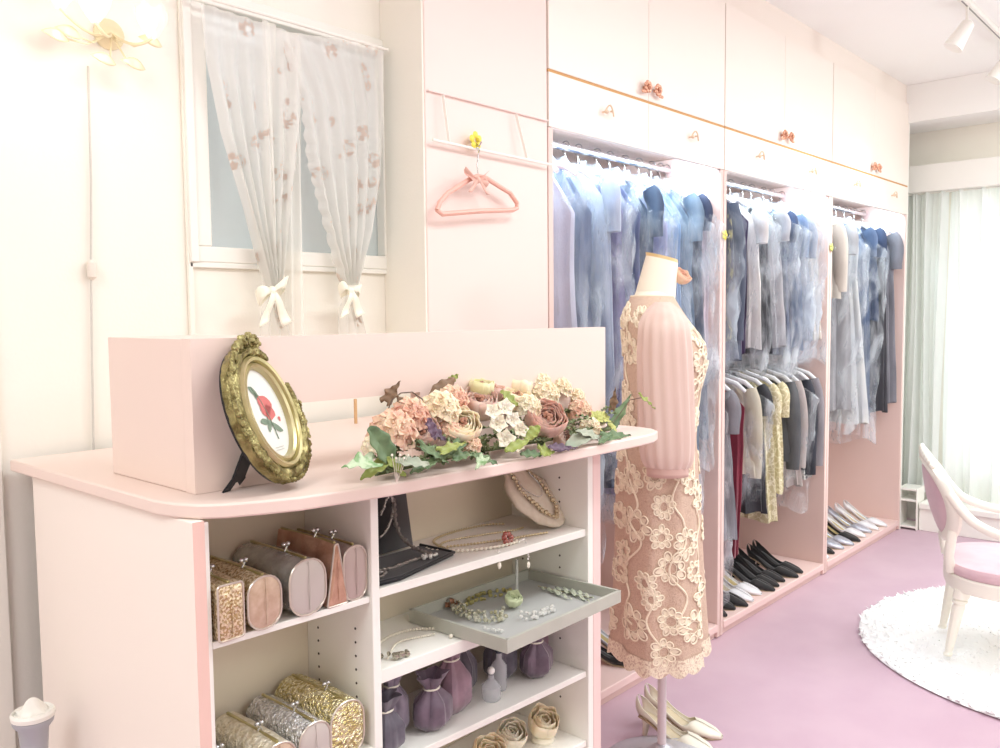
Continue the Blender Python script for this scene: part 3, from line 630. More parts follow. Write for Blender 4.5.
# ================================================================= CLUTCH BAGS
def rrect(w, h, r, n=5):
    pts = []
    for cx, cz, a0 in ((w/2-r, h-r, 0), (-w/2+r, h-r, PI/2), (-w/2+r, r, PI), (w/2-r, r, 1.5*PI)):
        for j in range(n): a = a0+PI/2*j/(n-1); pts.append((cx+r*math.cos(a), cz+r*math.sin(a)))
    return pts
def clutch(x, z, w, h, dep, m, mcap, label, shape='oval', y=1.082, lean=0., rough=0, rot=0., group=None):
    u = thing('clutch_bag', label, 'clutch bag', (x, y, z), rot, group)
    r_ = min(w, h)*(.46 if shape == 'oval' else .12)
    pr_ = rrect(w, h, r_, 6)
    if shape == 'wedge': pr_ = [(px_*(1-.85*(pz/h)), pz) for px_, pz in pr_]
    n = len(pr_); sh = Matrix.Shear('XZ', 4, (lean, 0)) if False else None
    def g(a, b):
        i = int(round(a*n)) % n; X, Z = pr_[i]
        bul = 1+.05*math.sin(PI*b); y_ = b*dep
        nz = rough*noise.noise(Vector((X*60, y_*60, Z*60+x*50)))
        return Vector((X*bul+lean*Z+nz, y_, Z*(1+.03*math.sin(PI*b))+nz*.6*(1 if Z > .01 else 0)))
    obj('bag_body', MB().sheet(g, n, 14, cu=True), m, u)
    cap = MB(); vs = [(lean*h/2, -.002, h/2)]+[(X*.97+lean*Z, .0005, Z) for X, Z in pr_]
    ring_ = [(X*.7+lean*Z*1., -.004, (Z-h/2)*.7+h/2) for X, Z in pr_]
    cap.add([vs[0]]+ring_+vs[1:], [(0, 1+(i+1) % n, 1+i) for i in range(n)]+[(1+i, 1+(i+1) % n, 1+n+(i+1) % n, 1+n+i) for i in range(n)])
    e_ = obj('end_panel', cap, mcap, u)
    obj('seam', MB().tube([(lean*.1*h, -.0045, h*.08), (lean*h*.5, -.0055, h*.5), (lean*h, -.003, h*.97)], .0009, 5), mcap, e_)
    pts = [Vector((X+lean*Z, 0, Z)) for X, Z in pr_]; pts.append(pts[0])
    obj('piping', MB().tube(pts, .0017, 6), mat('piping_silver', srgb(205, 196, 182), .3, .6), u)
    back = MB().add([(lean*h/2, dep, h/2)]+[(X+lean*Z, dep-.0005, Z) for X, Z in pr_], [(0, 1+i, 1+(i+1) % n) for i in range(n)]); obj('end_panel', back, mcap, u)
    f_ = obj('clasp_frame', MB().box((lean*h-.0022, .004, h-.001), (lean*h+.0022, dep-.004, h+.004)), GOLD_B, u, bevel=.001)
    k_ = MB(); 
    for s_ in (-1, 1): k_.tube([(lean*h+s_*.003, dep*.35, h+.003), (lean*h-s_*.003, dep*.35, h+.012)], .0015, 6); k_.ball((lean*h-s_*.004, dep*.35, h+.014), .0042, 8, 6)
    obj('kiss_clasp', k_, SILVER, u)
    return u
S1 = SZ(.947)+.0006
BRO = mat('gold_brocade', srgb(176, 148, 104), .3, .6, c2=srgb(232, 216, 184), scale=260, bump=.5, bscale=120, lo=.45, hi=.55)
CHA = mat('champagne_satin', srgb(208, 184, 162), .35, .3, c2=srgb(190, 162, 138), scale=60)
SIL = mat('silver_satin', srgb(160, 160, 156), .25, .65, c2=srgb(196, 196, 190), scale=40, bump=.3, bscale=60)
SILC = mat('silver_pink_cap', srgb(196, 188, 180), .35, .2)
COP = mat('copper_leather', srgb(206, 166, 142), .35, .35, c2=srgb(182, 140, 116), scale=40, bump=.4, bscale=50)
PEW = mat('pewter_satin', srgb(176, 164, 158), .3, .4, c2=srgb(150, 138, 132), scale=50)
SEQG = mat('gold_sequins', srgb(206, 190, 128), .2, .75, c2=srgb(246, 238, 200), scale=170, bump=1, bscale=200, lo=.45, hi=.55)
SEQS = mat('silver_sequins', srgb(190, 190, 190), .2, .7, c2=srgb(238, 238, 236), scale=170, bump=1, bscale=200, lo=.45, hi=.55)
clutch(.628, S1, .040, .080, .155, BRO, BRO, 'gold brocade box clutch on the upper left shelf, leftmost, against the side panel', 'box')
clutch(.683, S1, .056, .078, .155, BRO, CHA, 'champagne clutch with beaded body and smooth rounded end, second from left on the upper shelf', 'oval')
clutch(.759, S1, .066, .086, .160, SIL, SILC, 'large silver satin clutch with white piped oval end, middle of the upper shelf', 'oval')
clutch(.814, S1, .040, .098, .155, COP, COP, 'rose copper wedge-shaped evening bag leaning between two silver clutches', 'wedge')
clutch(.850, S1, .046, .088, .160, PEW, mat('pewter_cap', srgb(184, 166, 158), .35, .15), 'pewter grey clutch with oval end, against the white divider', 'oval')
S2 = SZ(.752)+.0006
clutch(.632, S2, .050, .062, .15, SEQS, SIL, 'small silver beaded clutch at the far left of the lower shelf', 'oval', rough=.002)
clutch(.70, S2, .060, .072, .15, mat('ivory_beaded', srgb(222, 210, 180), .3, .5, c2=srgb(245, 238, 220), scale=120, bump=.7, bscale=150), CHA, 'ivory beaded clutch beside the silver ones on the lower shelf', 'oval', rough=.002)
clutch(.765, S2, .058, .080, .15, SEQS, SILC, 'shiny silver sequin clutch in the middle of the lower shelf', 'oval', rough=.003)
clutch(.828, S2, .066, .092, .155, SEQG, SEQG, 'gold sequin evening bag leaning on the white divider, lower shelf', 'oval', rough=.005)

# ================================================================= JEWELLERY
def chain(mb_, pts, r, step=None, jit=0., sd=0, closed=False):
    rr = random.Random(sd); pts = [Vector(p) for p in pts]
    if closed: pts = pts+[pts[0]]
    step = step or r*2.0; acc = 0
    for a, b in zip(pts, pts[1:]):
        d = (b-a).length; 
        if d < 1e-6: continue
        while acc < d:
            q = a.lerp(b, acc/d)+Vector((rr.uniform(-jit, jit), rr.uniform(-jit, jit), rr.uniform(0, jit)))
            s_ = r*(1 if not jit else rr.uniform(.7, 1.25)); mb_.ball(q, s_, 6, 4); acc += step
        acc -= d
    return mb_
def cr(pts, n=8):
    """catmull-rom"""
    P = [Vector(p) for p in pts]; P = [P[0]*2-P[1]]+P+[P[-1]*2-P[-2]]; out = []
    for i in range(1, len(P)-2):
        for j in range(n):
            t = j/n; a, b, c, d = P[i-1:i+3]
            out.append(.5*((2*b)+(c-a)*t+(2*a-5*b+4*c-d)*t*t+(3*b-a-3*c+d)*t**3))
    return out+[P[-2]]
z1 = SZ(.953)+.0005
# black velvet necklace display and tray
u = thing('jewellery_easel', 'upright black velvet necklace easel beside the white divider', 'display stand', (1.03, 1.22, z1+.0065))
obj('panel', MB().add([(.915, 1.215, z1+.0065), (1.093, 1.215, z1+.0065), (1.093, 1.240, SZ(1.068)), (.915, 1.240, SZ(1.068))], [(0, 1, 2, 3)]), BLACK, u, True, solid=.006)
u = thing('jewellery_tray', 'flat black velvet jewellery tray on the upper right shelf', 'tray', (1.0, 1.15, z1))
obj('pad', MB().prism([(.897, 1.085), (.945, 1.080), (1.110, 1.118), (1.105, 1.205), (.897, 1.205)], z1, z1+.006), BLACK, u, True, bevel=.002)
obj('rim', MB().tube([(.897, 1.085, z1+.007), (.945, 1.080, z1+.007), (1.110, 1.118, z1+.007), (1.105, 1.205, z1+.007)], .003, 6), BLACK, u, True)
GB = mat('grey_beads', srgb(176, 172, 166), .25, .6); GF = mat('grey_fabric', srgb(128, 122, 116), .6, .2)
zz = z1+.009
necks = [('silver beaded necklace hanging at the left of the black velvet easel', GB, [at(381, 515, 1.215), at(389, 495, 1.212), at(393, 508, 1.212), at(388, 528, 1.205), at(380, 538, 1.2)], .0028),
 ('grey braided necklace draped from the black velvet easel down to its tray', GF, [at(394, 500, 1.212), at(396, 525, 1.205), at(404, 540, 1.19), at(418, 550, 1.15), at(432, 554, 1.12)], .0046),
 ('grey crystal necklace lying across the front of the black velvet tray', GB, [(.91, 1.14, zz), (.96, 1.125, zz), (1.01, 1.13, zz), (1.055, 1.135, zz)], .004),
 ('small silver chain coiled on the left corner of the black velvet tray', GB, [(.905, 1.10, zz), (.93, 1.105, zz), (.94, 1.12, zz), (.915, 1.12, zz)], .003)]
for lb, m_, pts, r_ in necks:
    k = MB(); pts = [Vector(p) for p in pts]
    for p in pts: p.z = max(p.z, zz)
    c_ = cr(pts); k.tube(c_, r_*.6, 6); chain(k, c_, r_, jit=.0012, sd=4)
    tag(obj('necklace', k, m_), lb, 'necklace', None)
k = MB(); rr = random.Random(8)
for j in range(22): k.ball((1.055+rr.uniform(-.018, .018), 1.125+rr.uniform(-.008, .008), zz+rr.uniform(0, .006)), rr.uniform(.002, .004), 6, 4)
tag(obj('brooch', k, CRYSTAL), 'small crystal brooch at the right tip of the black velvet tray', 'brooch')
# pearl / gold necklaces on shelf
for i, (lb, m_, pts, r_) in enumerate([
 ('long gold chain necklace arched along the back of the upper right shelf', CHAIN_G, [(1.125, 1.15, 0), (1.15, 1.215, 0), (1.22, 1.235, 0), (1.31, 1.225, 0), (1.345, 1.20, 0)], .0022),
 ('pearl necklace in a loop on the upper right shelf beside the black tray', PEARL, [(1.11, 1.20, 0), (1.10, 1.165, 0), (1.14, 1.12, 0), (1.20, 1.09, 0), (1.25, 1.085, 0), (1.26, 1.11, 0)], .0030),
 ('thin gold chain lying between the pearl necklace and the arched chain', CHAIN_G, [(1.13, 1.18, 0), (1.17, 1.195, 0), (1.25, 1.175, 0), (1.32, 1.15, 0), (1.35, 1.15, 0)], .0019),
 ('double gold chain running out to the shelf edge by the red stone', CHAIN_G, [(1.14, 1.165, 0), (1.19, 1.14, 0), (1.25, 1.115, 0), (1.30, 1.10, 0), (1.345, 1.085, 0)], .0022)]):
    r_ *= 1.25; c_ = cr([(a, b, z1+r_+.0002) for a, b, _ in pts], 10); k = MB(); chain(k, c_, r_, step=r_*2.5); k.tube(c_, r_*.4, 5); o_ = obj('necklace', k, m_); tag(o_, lb, 'necklace')
u = thing('brooch', 'dark red stone brooch at the edge of the upper right shelf', 'brooch', (1.232, 1.086, z1))
k = MB()
for j in range(7): k.ball((1.232+.010*math.cos(j*.9), 1.092+.004*math.sin(j), z1+.012+.008*math.sin(j*.9)), (.0075, .005, .007), 8, 5)
obj('stones', k, mat('red_stone', srgb(150, 62, 42), .15, coat=1), u, True)
k = MB(); chain(k, [(1.255, 1.083, z1+.002), (1.275, 1.083, z1+.003)], .003, jit=.002); obj('setting', k, CRYSTAL, u, True)
for (a, b, lb, ps) in ((499, 552, 'crystal drop earring hanging over the shelf edge, left of the pair', 10), (528, 552, 'crystal drop earring with a pearl oval hanging over the shelf edge, nearer the post', 13)):
    p = at(a, b, 1.066); e = thing('drop_earring', lb, 'earring', (p.x, p.y, p.z-.03)); k = MB()
    k.tube([Vector((p.x, 1.072, z1+.004)), p], .0008, 5); chain(k, [p, p-Vector((0, 0, .018))], .0024, jit=.001, sd=ps); obj('chain', k, CRYSTAL, e, True)
    obj('drop', MB().ball(p-Vector((-.001, 0, .026)), (.0045, .003, .007), 10, 7), PEARL, e, True)
# bust with necklace
u = thing('necklace_bust', 'cream linen necklace bust leaning at the right end of the upper right shelf', 'display bust', (1.40, 1.16, z1))
def bf(uu, v):
    w_ = pw(v, [(0, .045), (.25, .07), (.55, .062), (.72, .035), (1, .032)])
    return Vector((1.385+(uu-.5)*2*w_-.055*(v-.2), 1.115+.085*v-.022*math.cos((uu-.5)*PI)*(1-.5*v), z1+.004+.145*v+.012*(4*(uu-.5)**2)*(1-v)))
obj('bust', MB().sheet(bf, 16, 18), mat('linen_cream', srgb(204, 190, 170), .8, c2=srgb(212, 200, 182), scale=80), u, True, solid=.008)
def neckon(f, r0, drop, n=26):
    out = []
    for j in range(n):
        t = j/(n-1); uu = .5+(t-.5)*.86; v = .86-drop*math.sin(PI*t)
        out.append(bf(uu, v)+Vector((0, -.008-r0, 0)))
    return out
k = MB(); chain(k, neckon(bf, .004, .72), .0046, jit=.0016, sd=2); k.tube(neckon(bf, .003, .72), .0012, 5)
tag(obj('necklace', k, mat('crystal_gold_mix', srgb(196, 180, 150), .15, .7)), 'crystal cluster necklace worn by the cream bust', 'necklace')
k = MB(); k.tube(neckon(bf, .003, .42), .0009, 5); chain(k, neckon(bf, .003, .42), .0016, step=.012)
tag(obj('necklace', k, SILVER), 'fine silver chain worn higher on the cream bust', 'necklace')

# grey projecting tray
TT = .7375; tA, tB, tC, tD = [atz(a, b, TT) for a, b in ((411, 609), (507, 639), (619, 590), (528, 569))]
tz0, tz1 = SZ(.847)+.0008, TT
gt = thing('jewellery_tray', 'grey rimmed jewellery tray pushed out over the shelf edge in front of the post', 'tray', (1.25, 1.08, tz0))
TG = mat('tray_grey', srgb(176, 176, 164), .5, c2=srgb(182, 182, 170), scale=20)
obj('tray_base', MB().prism([(p.x, p.y) for p in (tA, tB, tC, tD)], tz0, tz0+.004), mat('tray_felt', srgb(178, 178, 174), .85), gt, True)
for a, b in ((tA, tB), (tB, tC), (tC, tD), (tD, tA)):
    d = Vector((b.x-a.x, b.y-a.y, 0)).normalized(); n_ = Vector((-d.y, d.x, 0))*.003; d *= .003
    obj('rim', MB().prism([((a-n_-d).x, (a-n_-d).y), ((b-n_+d).x, (b-n_+d).y), ((b+n_+d).x, (b+n_+d).y), ((a+n_-d).x, (a+n_-d).y)], tz0+.0001, tz1), TG, gt, True, bevel=.001)
tz = tz0+.0045
def tp_(a, b, dz=.004): p = atz(a, b, tz+dz); return (p.x, p.y, tz+dz)
CPL = mat('crystal_pale', srgb(226, 226, 214), .1, .5, c2=srgb(190, 186, 150), scale=80)
k = MB()
for o_ in (0, 4, 8): chain(k, cr([tp_(450+o_, 606-o_*.4), tp_(458+o_, 614-o_*.4), tp_(475, 620-o_), tp_(495, 622-o_), tp_(505, 617-o_)]), .0042, jit=.004, sd=o_+2)
tag(obj('bracelet', k, CPL), 'chunky crystal bead bracelet lying at the left of the grey rimmed tray', 'bracelet')
k = MB()
for o_ in (0, 5): chain(k, cr([tp_(468, 600+o_), tp_(480, 595+o_), tp_(498, 591+o_), tp_(514, 590+o_)]), .0042, jit=.004, sd=9+o_)
tag(obj('bracelet', k, mat('olive_bead', srgb(176, 168, 112), .3, .5)), 'olive gold bead bracelet behind the crystal one on the grey rimmed tray', 'bracelet')
k = MB()
for o_ in (0, 4): chain(k, cr([tp_(522, 618-o_), tp_(532, 618-o_), tp_(545, 614-o_), tp_(556, 610-o_)]), .0040, jit=.004, sd=13+o_)
tag(obj('bracelet', k, CRYSTAL), 'silver crystal bracelet right of the green flower brooch', 'bracelet')
k = MB(); chain(k, [tp_(485, 628), tp_(495, 630), tp_(503, 632)], .003, jit=.002, sd=13)
tag(obj('earring', k, CRYSTAL), 'tiny crystal earring near the front corner of the grey rimmed tray', 'earring')
fp = tp_(513, 608, 0)
u = thing('brooch', 'pale green fabric flower brooch in the middle of the grey rimmed tray', 'brooch', fp)
obj('flower', rose((fp[0], fp[1], tz+.014), (-.2, -.4, 1), .021, rnd, 5), mat('petal_mint', srgb(206, 214, 176), .6), u, True, solid=.0005)
obj('pin', MB().tube([(fp[0]-.012, fp[1], tz+.003), (fp[0]+.012, fp[1], tz+.003)], .0015, 5), SILVER, u, True)
tag(obj('brooch', hydrangea(tp_(451, 605, .006), .014, rnd, 9, .5), mat('bronze_bead', srgb(132, 92, 66), .3, .4)), 'small bronze flower brooch at the left of the grey rimmed tray', 'brooch')
rp = tp_(517, 596, 0)
u = thing('earring_stand', 'thin clear acrylic stand rising behind the green flower brooch', 'stand', rp)
obj('rod', MB().lathe([(.003, 0), (.003, .075)], 8, (rp[0], rp[1], tz+.002)), mat('acrylic', srgb(225, 228, 225), .1, alpha=.6), u, True)
obj('foot', MB().lathe([(.012, 0), (.012, .002)], 16, (rp[0], rp[1], tz)), MC['acrylic'], u, True)
lp = tp_(562, 592, 0)
u = thing('hair_ornament', 'pale leaf-shaped hair ornament at the right of the grey rimmed tray', 'hair ornament', lp)
for j, (a, b, c__, d) in enumerate(((540, 588, 562, 592), (548, 590, 572, 598), (555, 588, 582, 596), (562, 588, 590, 600), (570, 590, 594, 597))):
    p_, q_ = Vector(tp_(a, b)), Vector(tp_(c__, d, .007))
    obj('leaf', leaf_mesh(p_, q_-p_, (0, 0, 1), (q_-p_).length, .011, 0, .05), mat('mint_enamel', srgb(206, 212, 190), .3, .3), u, True, solid=.0006)
obj('stem', MB().tube([tp_(538, 586, .003), tp_(592, 598, .003)], .001, 5), CHAIN_G, u, True)
z2 = SZ(.847)+.0006
u = thing('necklace', 'pearl and crystal necklace lying on the middle right shelf by the divider', 'necklace', (1.0, 1.13, z2))
k = MB(); chain(k, cr([(.915, 1.115, z2+.0035), (.97, 1.165, z2+.0035), (1.04, 1.17, z2+.0035), (1.085, 1.13, z2+.0035)], 10), .0030); chain(k, cr([(.93, 1.10, z2+.003), (.99, 1.14, z2+.003), (1.06, 1.12, z2+.003)], 10), .0022); obj('strand', k, PEARL, u, True)
k = MB(); chain(k, [(.915, 1.115, z2+.005), (.94, 1.095, z2+.005), (.965, 1.09, z2+.005), (.93, 1.083, z2+.004)], .0052, jit=.004, sd=5); obj('crystal_cluster', k, mat('dark_crystal', srgb(170, 164, 150), .1, .8), u, True)
tag(obj('brooch', MB().ball((1.07, 1.088, z2+.004), .004), PEARL), 'single pearl stud on the edge of the middle right shelf', 'earring')

# purple pouches, bottles and ribbons on the lower right shelves
z3 = SZ(.7185)+.0006
def pouch(x, y, z, w, h, m, label, name='organza_pouch', cat='pouch'):
    u_ = thing(name, label, cat, (x, y, z))
    def g(a, v):
        an = 2*PI*a; r_ = w*pw(v, [(0, .5), (.15, 1), (.5, .95), (.72, .38), (.76, .34), (1, .8)])*.5
        r_ *= 1+.14*math.sin(5*an+x*40)*(.4+v)+.05*math.sin(11*an)
        return Vector((r_*math.cos(an), r_*.8*math.sin(an), h*v))
    obj('bag_body', MB().sheet(g, 40, 16, cu=True), m, u_)
    obj('drawstring', MB().tube([(w*.20*math.cos(2*PI*j/16), w*.17*math.sin(2*PI*j/16), h*.74) for j in range(17)], .0018, 6), BOWM, u_)
PUR = [mat('organza_plum', srgb(88, 72, 86), .5, c2=srgb(116, 96, 112), scale=30, sheen=.4), mat('organza_lilac', srgb(150, 140, 154), .5, c2=srgb(120, 108, 126), scale=30, sheen=.4), mat('organza_charcoal', srgb(74, 70, 82), .5, c2=srgb(106, 100, 112), scale=30, sheen=.4), mat('organza_mauve', srgb(150, 120, 132), .5, c2=srgb(122, 96, 110), scale=30, sheen=.4)]
for x, y, w, h, mi, lb in ((.935, 1.12, .055, .082, 2, 'charcoal organza pouch next to the divider, third right shelf'), (.985, 1.16, .055, .10, 1, 'grey lilac organza pouch behind the charcoal one, third right shelf'), (1.045, 1.12, .062, .085, 0, 'plum organza pouch under the left corner of the grey tray'),
                           (1.115, 1.14, .066, .115, 3, 'mauve organza pouch standing under the middle of the grey tray'), (1.185, 1.18, .05, .10, 2, 'charcoal organza pouch behind the glass bottle'), (1.29, 1.17, .06, .10, 2, 'dark organza pouch right of the glass bottle, third right shelf'), (1.345, 1.12, .06, .082, 0, 'plum organza pouch with crystals, third right shelf'), (1.40, 1.17, .05, .10, 3, 'mauve organza pouch against the right post')):
    pouch(x, y-.005, z3, w*1.25, h*1.2, PUR[mi], lb)
u = thing('glass_bottle', 'small clear glass perfume bottle among the plum pouches', 'bottle', (1.20, 1.11, z3))
obj('glass', MB().lathe([(.016, 0), (.019, .004), (.019, .028), (.012, .036), (.006, .042), (.006, .05)], 20), mat('bottle_glass', srgb(214, 216, 220), .05, alpha=.45, spec=.9), u)
obj('stopper', MB().ball((0, 0, .058), .008, 10, 7), CRYSTAL, u)
u = thing('glass_bottle', 'taller clear glass bottle between the dark pouches', 'bottle', (1.245, 1.13, z3))
obj('glass', MB().lathe([(.014, 0), (.016, .004), (.016, .05), (.006, .062), (.006, .075)], 20), MC['bottle_glass'], u)
obj('stopper', MB().lathe([(.007, .075), (.009, .08), (.006, .09)], 12), mat('stopper_dark', srgb(60, 66, 80), .3), u)
z4 = SZ(.602)+.0006
for j, (x, y, r_, c_) in enumerate(((1.20, 1.12, .042, 'cream'), (1.29, 1.14, .040, 'white'), (1.37, 1.12, .042, 'cream'), (1.12, 1.13, .04, 'white'), (1.04, 1.14, .04, 'cream'))):
    lb = ['cream fabric flower corsage on the lowest visible shelf, largest in view', 'white fabric flower corsage between two cream ones on the lowest visible shelf', 'cream fabric flower corsage nearest the right post, lowest visible shelf', 'white fabric flower corsage left of the largest cream one, lowest visible shelf', 'cream fabric flower corsage at the left of the lowest visible shelf'][j]
    u = thing('fabric_corsage', lb, 'corsage', (x, y, z4))
    obj('petals', rose((0, 0, r_*.75), (-.2, -.5, 1), r_, rnd, 4), FCOL[c_], u, solid=.0006)
    obj('base_ribbon', MB().lathe([(r_*.6, 0), (r_*.62, .004), (r_*.5, .012), (r_*.2, .02)], 14), BOWM, u)

# ================================================================= GARMENTS
def fab(name, c, c2=None, **k):
    a = dict(c2=srgb(*c2) if c2 else None, scale=14, stretch=(1, 1, .35), sheen=.25, bump=.15, bscale=220); a.update(k)
    return mat('cloth_'+name, srgb(*c), .75, **a)
HANG = None
def hanger(x, z, label):
    global HANG
    if HANG is None:
        u = thing('coat_hanger', label, 'hanger', (x, 1.81, z), 0, 'white hangers on the rails')
        obj('shoulder_bar', MB().tube([(0, -.19, -.135), (0, -.15, -.105), (0, -.06, -.078), (0, 0, -.066), (0, .06, -.078), (0, .15, -.105), (0, .19, -.135)], [.007, .011, .011, .009, .011, .011, .007], 8), mat('hanger_white', srgb(240, 240, 244), .4), u)
        pts = [(0, 0, -.066), (0, 0, -.03)]+[(0, .018*math.cos(a), .002+.0185*math.sin(a)) for a in [(-80+260*j/14)*PI/180 for j in range(15)]]
        obj('hook', MB().tube(pts, .002, 6), SILVER, u)
        HANG = u; return u
    return dup(HANG, (x, 1.81, z), label=label, group='white hangers on the rails')
def garment(x, zr, L_, m, label, name='dress', cat='garment', top=.185, hem=.2, thick=.03, sleeve=.5, slm=None, bag=None, sd=0, tilt=0., group=None, extra=None, slw=.042, flare=1., fr_=None):
    u = thing(name, label, cat, (x, 1.81, zr), tilt, group)
    ph = sd*1.7
    if name in ('dress', 'gown'): sleeve *= .42; slw *= .85
    def half(v): return pw(v, [(0, .055), (.04, .11), (.10, top), (.25, top*.96), (.5, lerp(top, hem, .35)), (1, hem)])
    def g(a, v):
        an = 2*PI*a; w_ = half(v); t_ = thick*pw(v, [(0, .5), (.08, .7), (.3, 1), (1, 1.25*flare)])
        z_ = -.072-.058*min(1, max(0, (v-0)/.10))*1.0-(L_-.13)*max(0, v-.0)
        ca, sa = math.cos(an), math.sin(an)
        f_ = (.35+.9*v)*(.010*math.sin(7*an+ph+2*v)+.007*math.sin(13*an+ph*2)+.004*math.sin(23*an+ph))
        X = (t_+f_)*sa*abs(sa)**.1; Y = (w_+f_*.6)*ca
        X += .012*math.sin(3.1*v+ph)*v+.008*noise.noise(Vector((Y*9, v*7, ph)))
        z_ += .006*math.sin(5*an+ph)*v
        if extra == 'high' : z_ += 0
        return Vector((X, Y, z_))
    obj('bodice_and_skirt' if name == 'dress' or name == 'gown' else 'body', MB().sheet(g, 56, 30, cu=True), m, u)
    if sleeve:
        for s_ in (-1, 1):
            n_ = 9; pts = [(.004*math.sin(j+ph), s_*(top-.018+.028*math.sin(min(1, j/4)*PI/2)), -.13-sleeve*j/(n_-1)) for j in range(n_)]
            rs = [slw*pw(j/(n_-1), [(0, .75), (.15, 1), (.7, .85), (1, .75)]) for j in range(n_)]
            obj('sleeve', MB().tube(pts, rs, 12, flat=.6), slm or m, u)
    if bag:
        Lb = L_+(.10 if bag is not True else .08)
        def gb(a, v):
            an = 2*PI*a; w_ = max(half(min(1, v*1.02))+.03, pw(v, [(0, .02), (.04, .12), (.1, top+(.10 if sleeve else .03)), (.85, .235), (1, .21)])); t_ = (thick+.030)*pw(v, [(0, .25), (.1, .8), (.5, 1), (1, 1.2)])
            n1 = noise.noise(Vector((an*2.2+ph, v*9, ph)))*.014+noise.noise(Vector((an*6+ph, v*24, ph)))*.009
            X = (t_+n1)*math.sin(an); Y = (w_+n1)*math.cos(an)
            z_ = -.055-.08*min(1, v/.10)-(Lb-.13)*v+.02*math.sin(4*an+ph)*(v > .93)
            return Vector((X, Y, z_))
        obj('garment_bag', MB().sheet(gb, 48, 44, cu=True), bag if bag is not True else BAG, u)
    return u
ZR = 1.848
def spread(a, b, n, i, sd=0): return lerp(a, b, i/(n-1))+.010*math.sin(i*2.7+sd)*(0 < i < n-1)
navy = fab('navy', (42, 50, 74), (58, 66, 92)); 
bays1 = [ (585, 1.27, fab('cherry', (150, 30, 52), (128, 22, 42)), 'cherry red long dress, only its low hem seen beside the counter post', dict(hem=.2, sleeve=0, top=.10, bag=None)),
 # px of front edge, length, material, label, kwargs
 (556, 1.30, fab('lilac_white', (206, 208, 224), (186, 190, 210)), 'white lilac dress in clear film, first on the rail beside the pink panel', dict(hem=.21)),
 (574, 1.25, fab('slate_blue', (86, 98, 122), (120, 130, 154)), 'slate blue dress in film, second from the pink panel', dict()),
 (592, 1.02, fab('ice_grey', (182, 190, 206), (150, 160, 182)), 'ice grey dress in film, between the slate blue and violet ones', dict()),
 (612, 1.02, fab('violet', (120, 100, 150), (88, 92, 128), scale=5), 'violet to slate blue long dress in film above the upstand board end', dict(hem=.22)),
 (630, 1.04, fab('indigo', (78, 82, 122), (62, 70, 102)), 'indigo long dress in film, right after the violet one', dict()),
 (648, 1.20, fab('dark_teal', (46, 58, 82), (70, 86, 110)), 'dark teal dress in crinkled film just left above the dress form neck', dict()),
 (664, 1.25, fab('lavender', (164, 160, 200), (140, 146, 190)), 'lavender dress in film behind the dress form neck', dict()),
 (680, 1.25, fab('pale_blue', (140, 164, 196), (112, 138, 170)), 'pale blue tulle dress in film, right of the dress form neck', dict(hem=.22)),
 (694, 1.22, fab('grey_blue', (90, 110, 130), (124, 142, 160)), 'grey blue tulle dress in film, second from the right divider of the first bay', dict()),
]
for i, (p_, L_, m, lb, kw) in enumerate(bays1):
    x = spread(2.07, 2.90, 10, i); kk = dict(sleeve=.0 if i % 3 else .4, bag=BAG if i % 3 else BAG2, sd=i+1, thick=.036, group=None); kk.update(kw)
    garment(x, ZR+.012, L_, m, lb, 'dress', 'dress', **kk); hanger(x, ZR+.012, 'white hanger carrying the '+lb.split(',')[0].split(' in ')[0]+' in the first bay') if L_ < 5 else None
x = 2.965; garment(x, ZR+.012, 1.05, fab('navy_lace', (40, 46, 72), (62, 72, 100)), 'navy cocktail dress with black lace hem behind the dress form sleeve', 'dress', 'dress', sd=21, bag=BAG2, sleeve=.3); hanger(x, ZR+.012, 'white hanger carrying the navy cocktail dress in the first bay')
x = 3.012; garment(x, ZR+.012, .80, fab('blush', (222, 202, 212), (204, 186, 200)), 'pale blush dress against the divider of the first bay', 'dress', 'dress', sd=22, thick=.02, sleeve=0, bag=BAG2, hem=.18); hanger(x, ZR+.012, 'white hanger carrying the pale blush dress in the first bay')
# middle bay, upper rail
mid_up = [(731, .80, fab('navy_sequin', (50, 60, 78), (150, 146, 104), scale=70, lo=.52, hi=.66), 'navy jacket with gold sequin sprays, first on the upper rail of the middle bay', 'jacket', dict(sleeve=.55)),
 (746, .76, fab('charcoal_blue', (62, 70, 88), (84, 92, 110)), 'charcoal blue jacket beside the gold sequinned one', 'jacket', dict(sleeve=.55)),
 (757, .74, fab('plum', (52, 40, 66), (70, 56, 88)), 'dark plum short dress on the upper rail of the middle bay', 'dress', dict(sleeve=.0, hem=.17)),
 (771, .72, fab('cream_tulle', (226, 220, 214), (204, 200, 200)), 'cream tulle dress on the upper rail of the middle bay', 'dress', dict(sleeve=.35)),
 (781, .74, fab('black', (26, 27, 34), (40, 42, 50)), 'black sleeveless dress between cream and grey dresses, upper rail', 'dress', dict(sleeve=.0)),
 (790, .72, fab('pearl_grey', (186, 184, 186), (156, 156, 164)), 'pearl grey dress on the upper rail of the middle bay', 'dress', dict(sleeve=.3)),
 (800, .76, fab('midnight', (34, 46, 76), (54, 72, 108)), 'midnight blue dress right of the pearl grey one, upper rail', 'dress', dict(sleeve=.3)),
 (811, .74, fab('steel_blue', (112, 132, 162), (84, 102, 134)), 'steel blue dress in crinkled film, third from the right on the upper rail', 'dress', dict(sleeve=.45)),
 (822, .70, fab('silver_grey', (170, 174, 184), (140, 146, 160)), 'silver grey dress in film, second from the right on the upper rail', 'dress', dict(sleeve=.45)),
 (831, .70, fab('sand', (220, 208, 192), (206, 192, 176)), 'sand beige dress beside the divider on the upper rail', 'dress', dict(sleeve=0, thick=.022))]
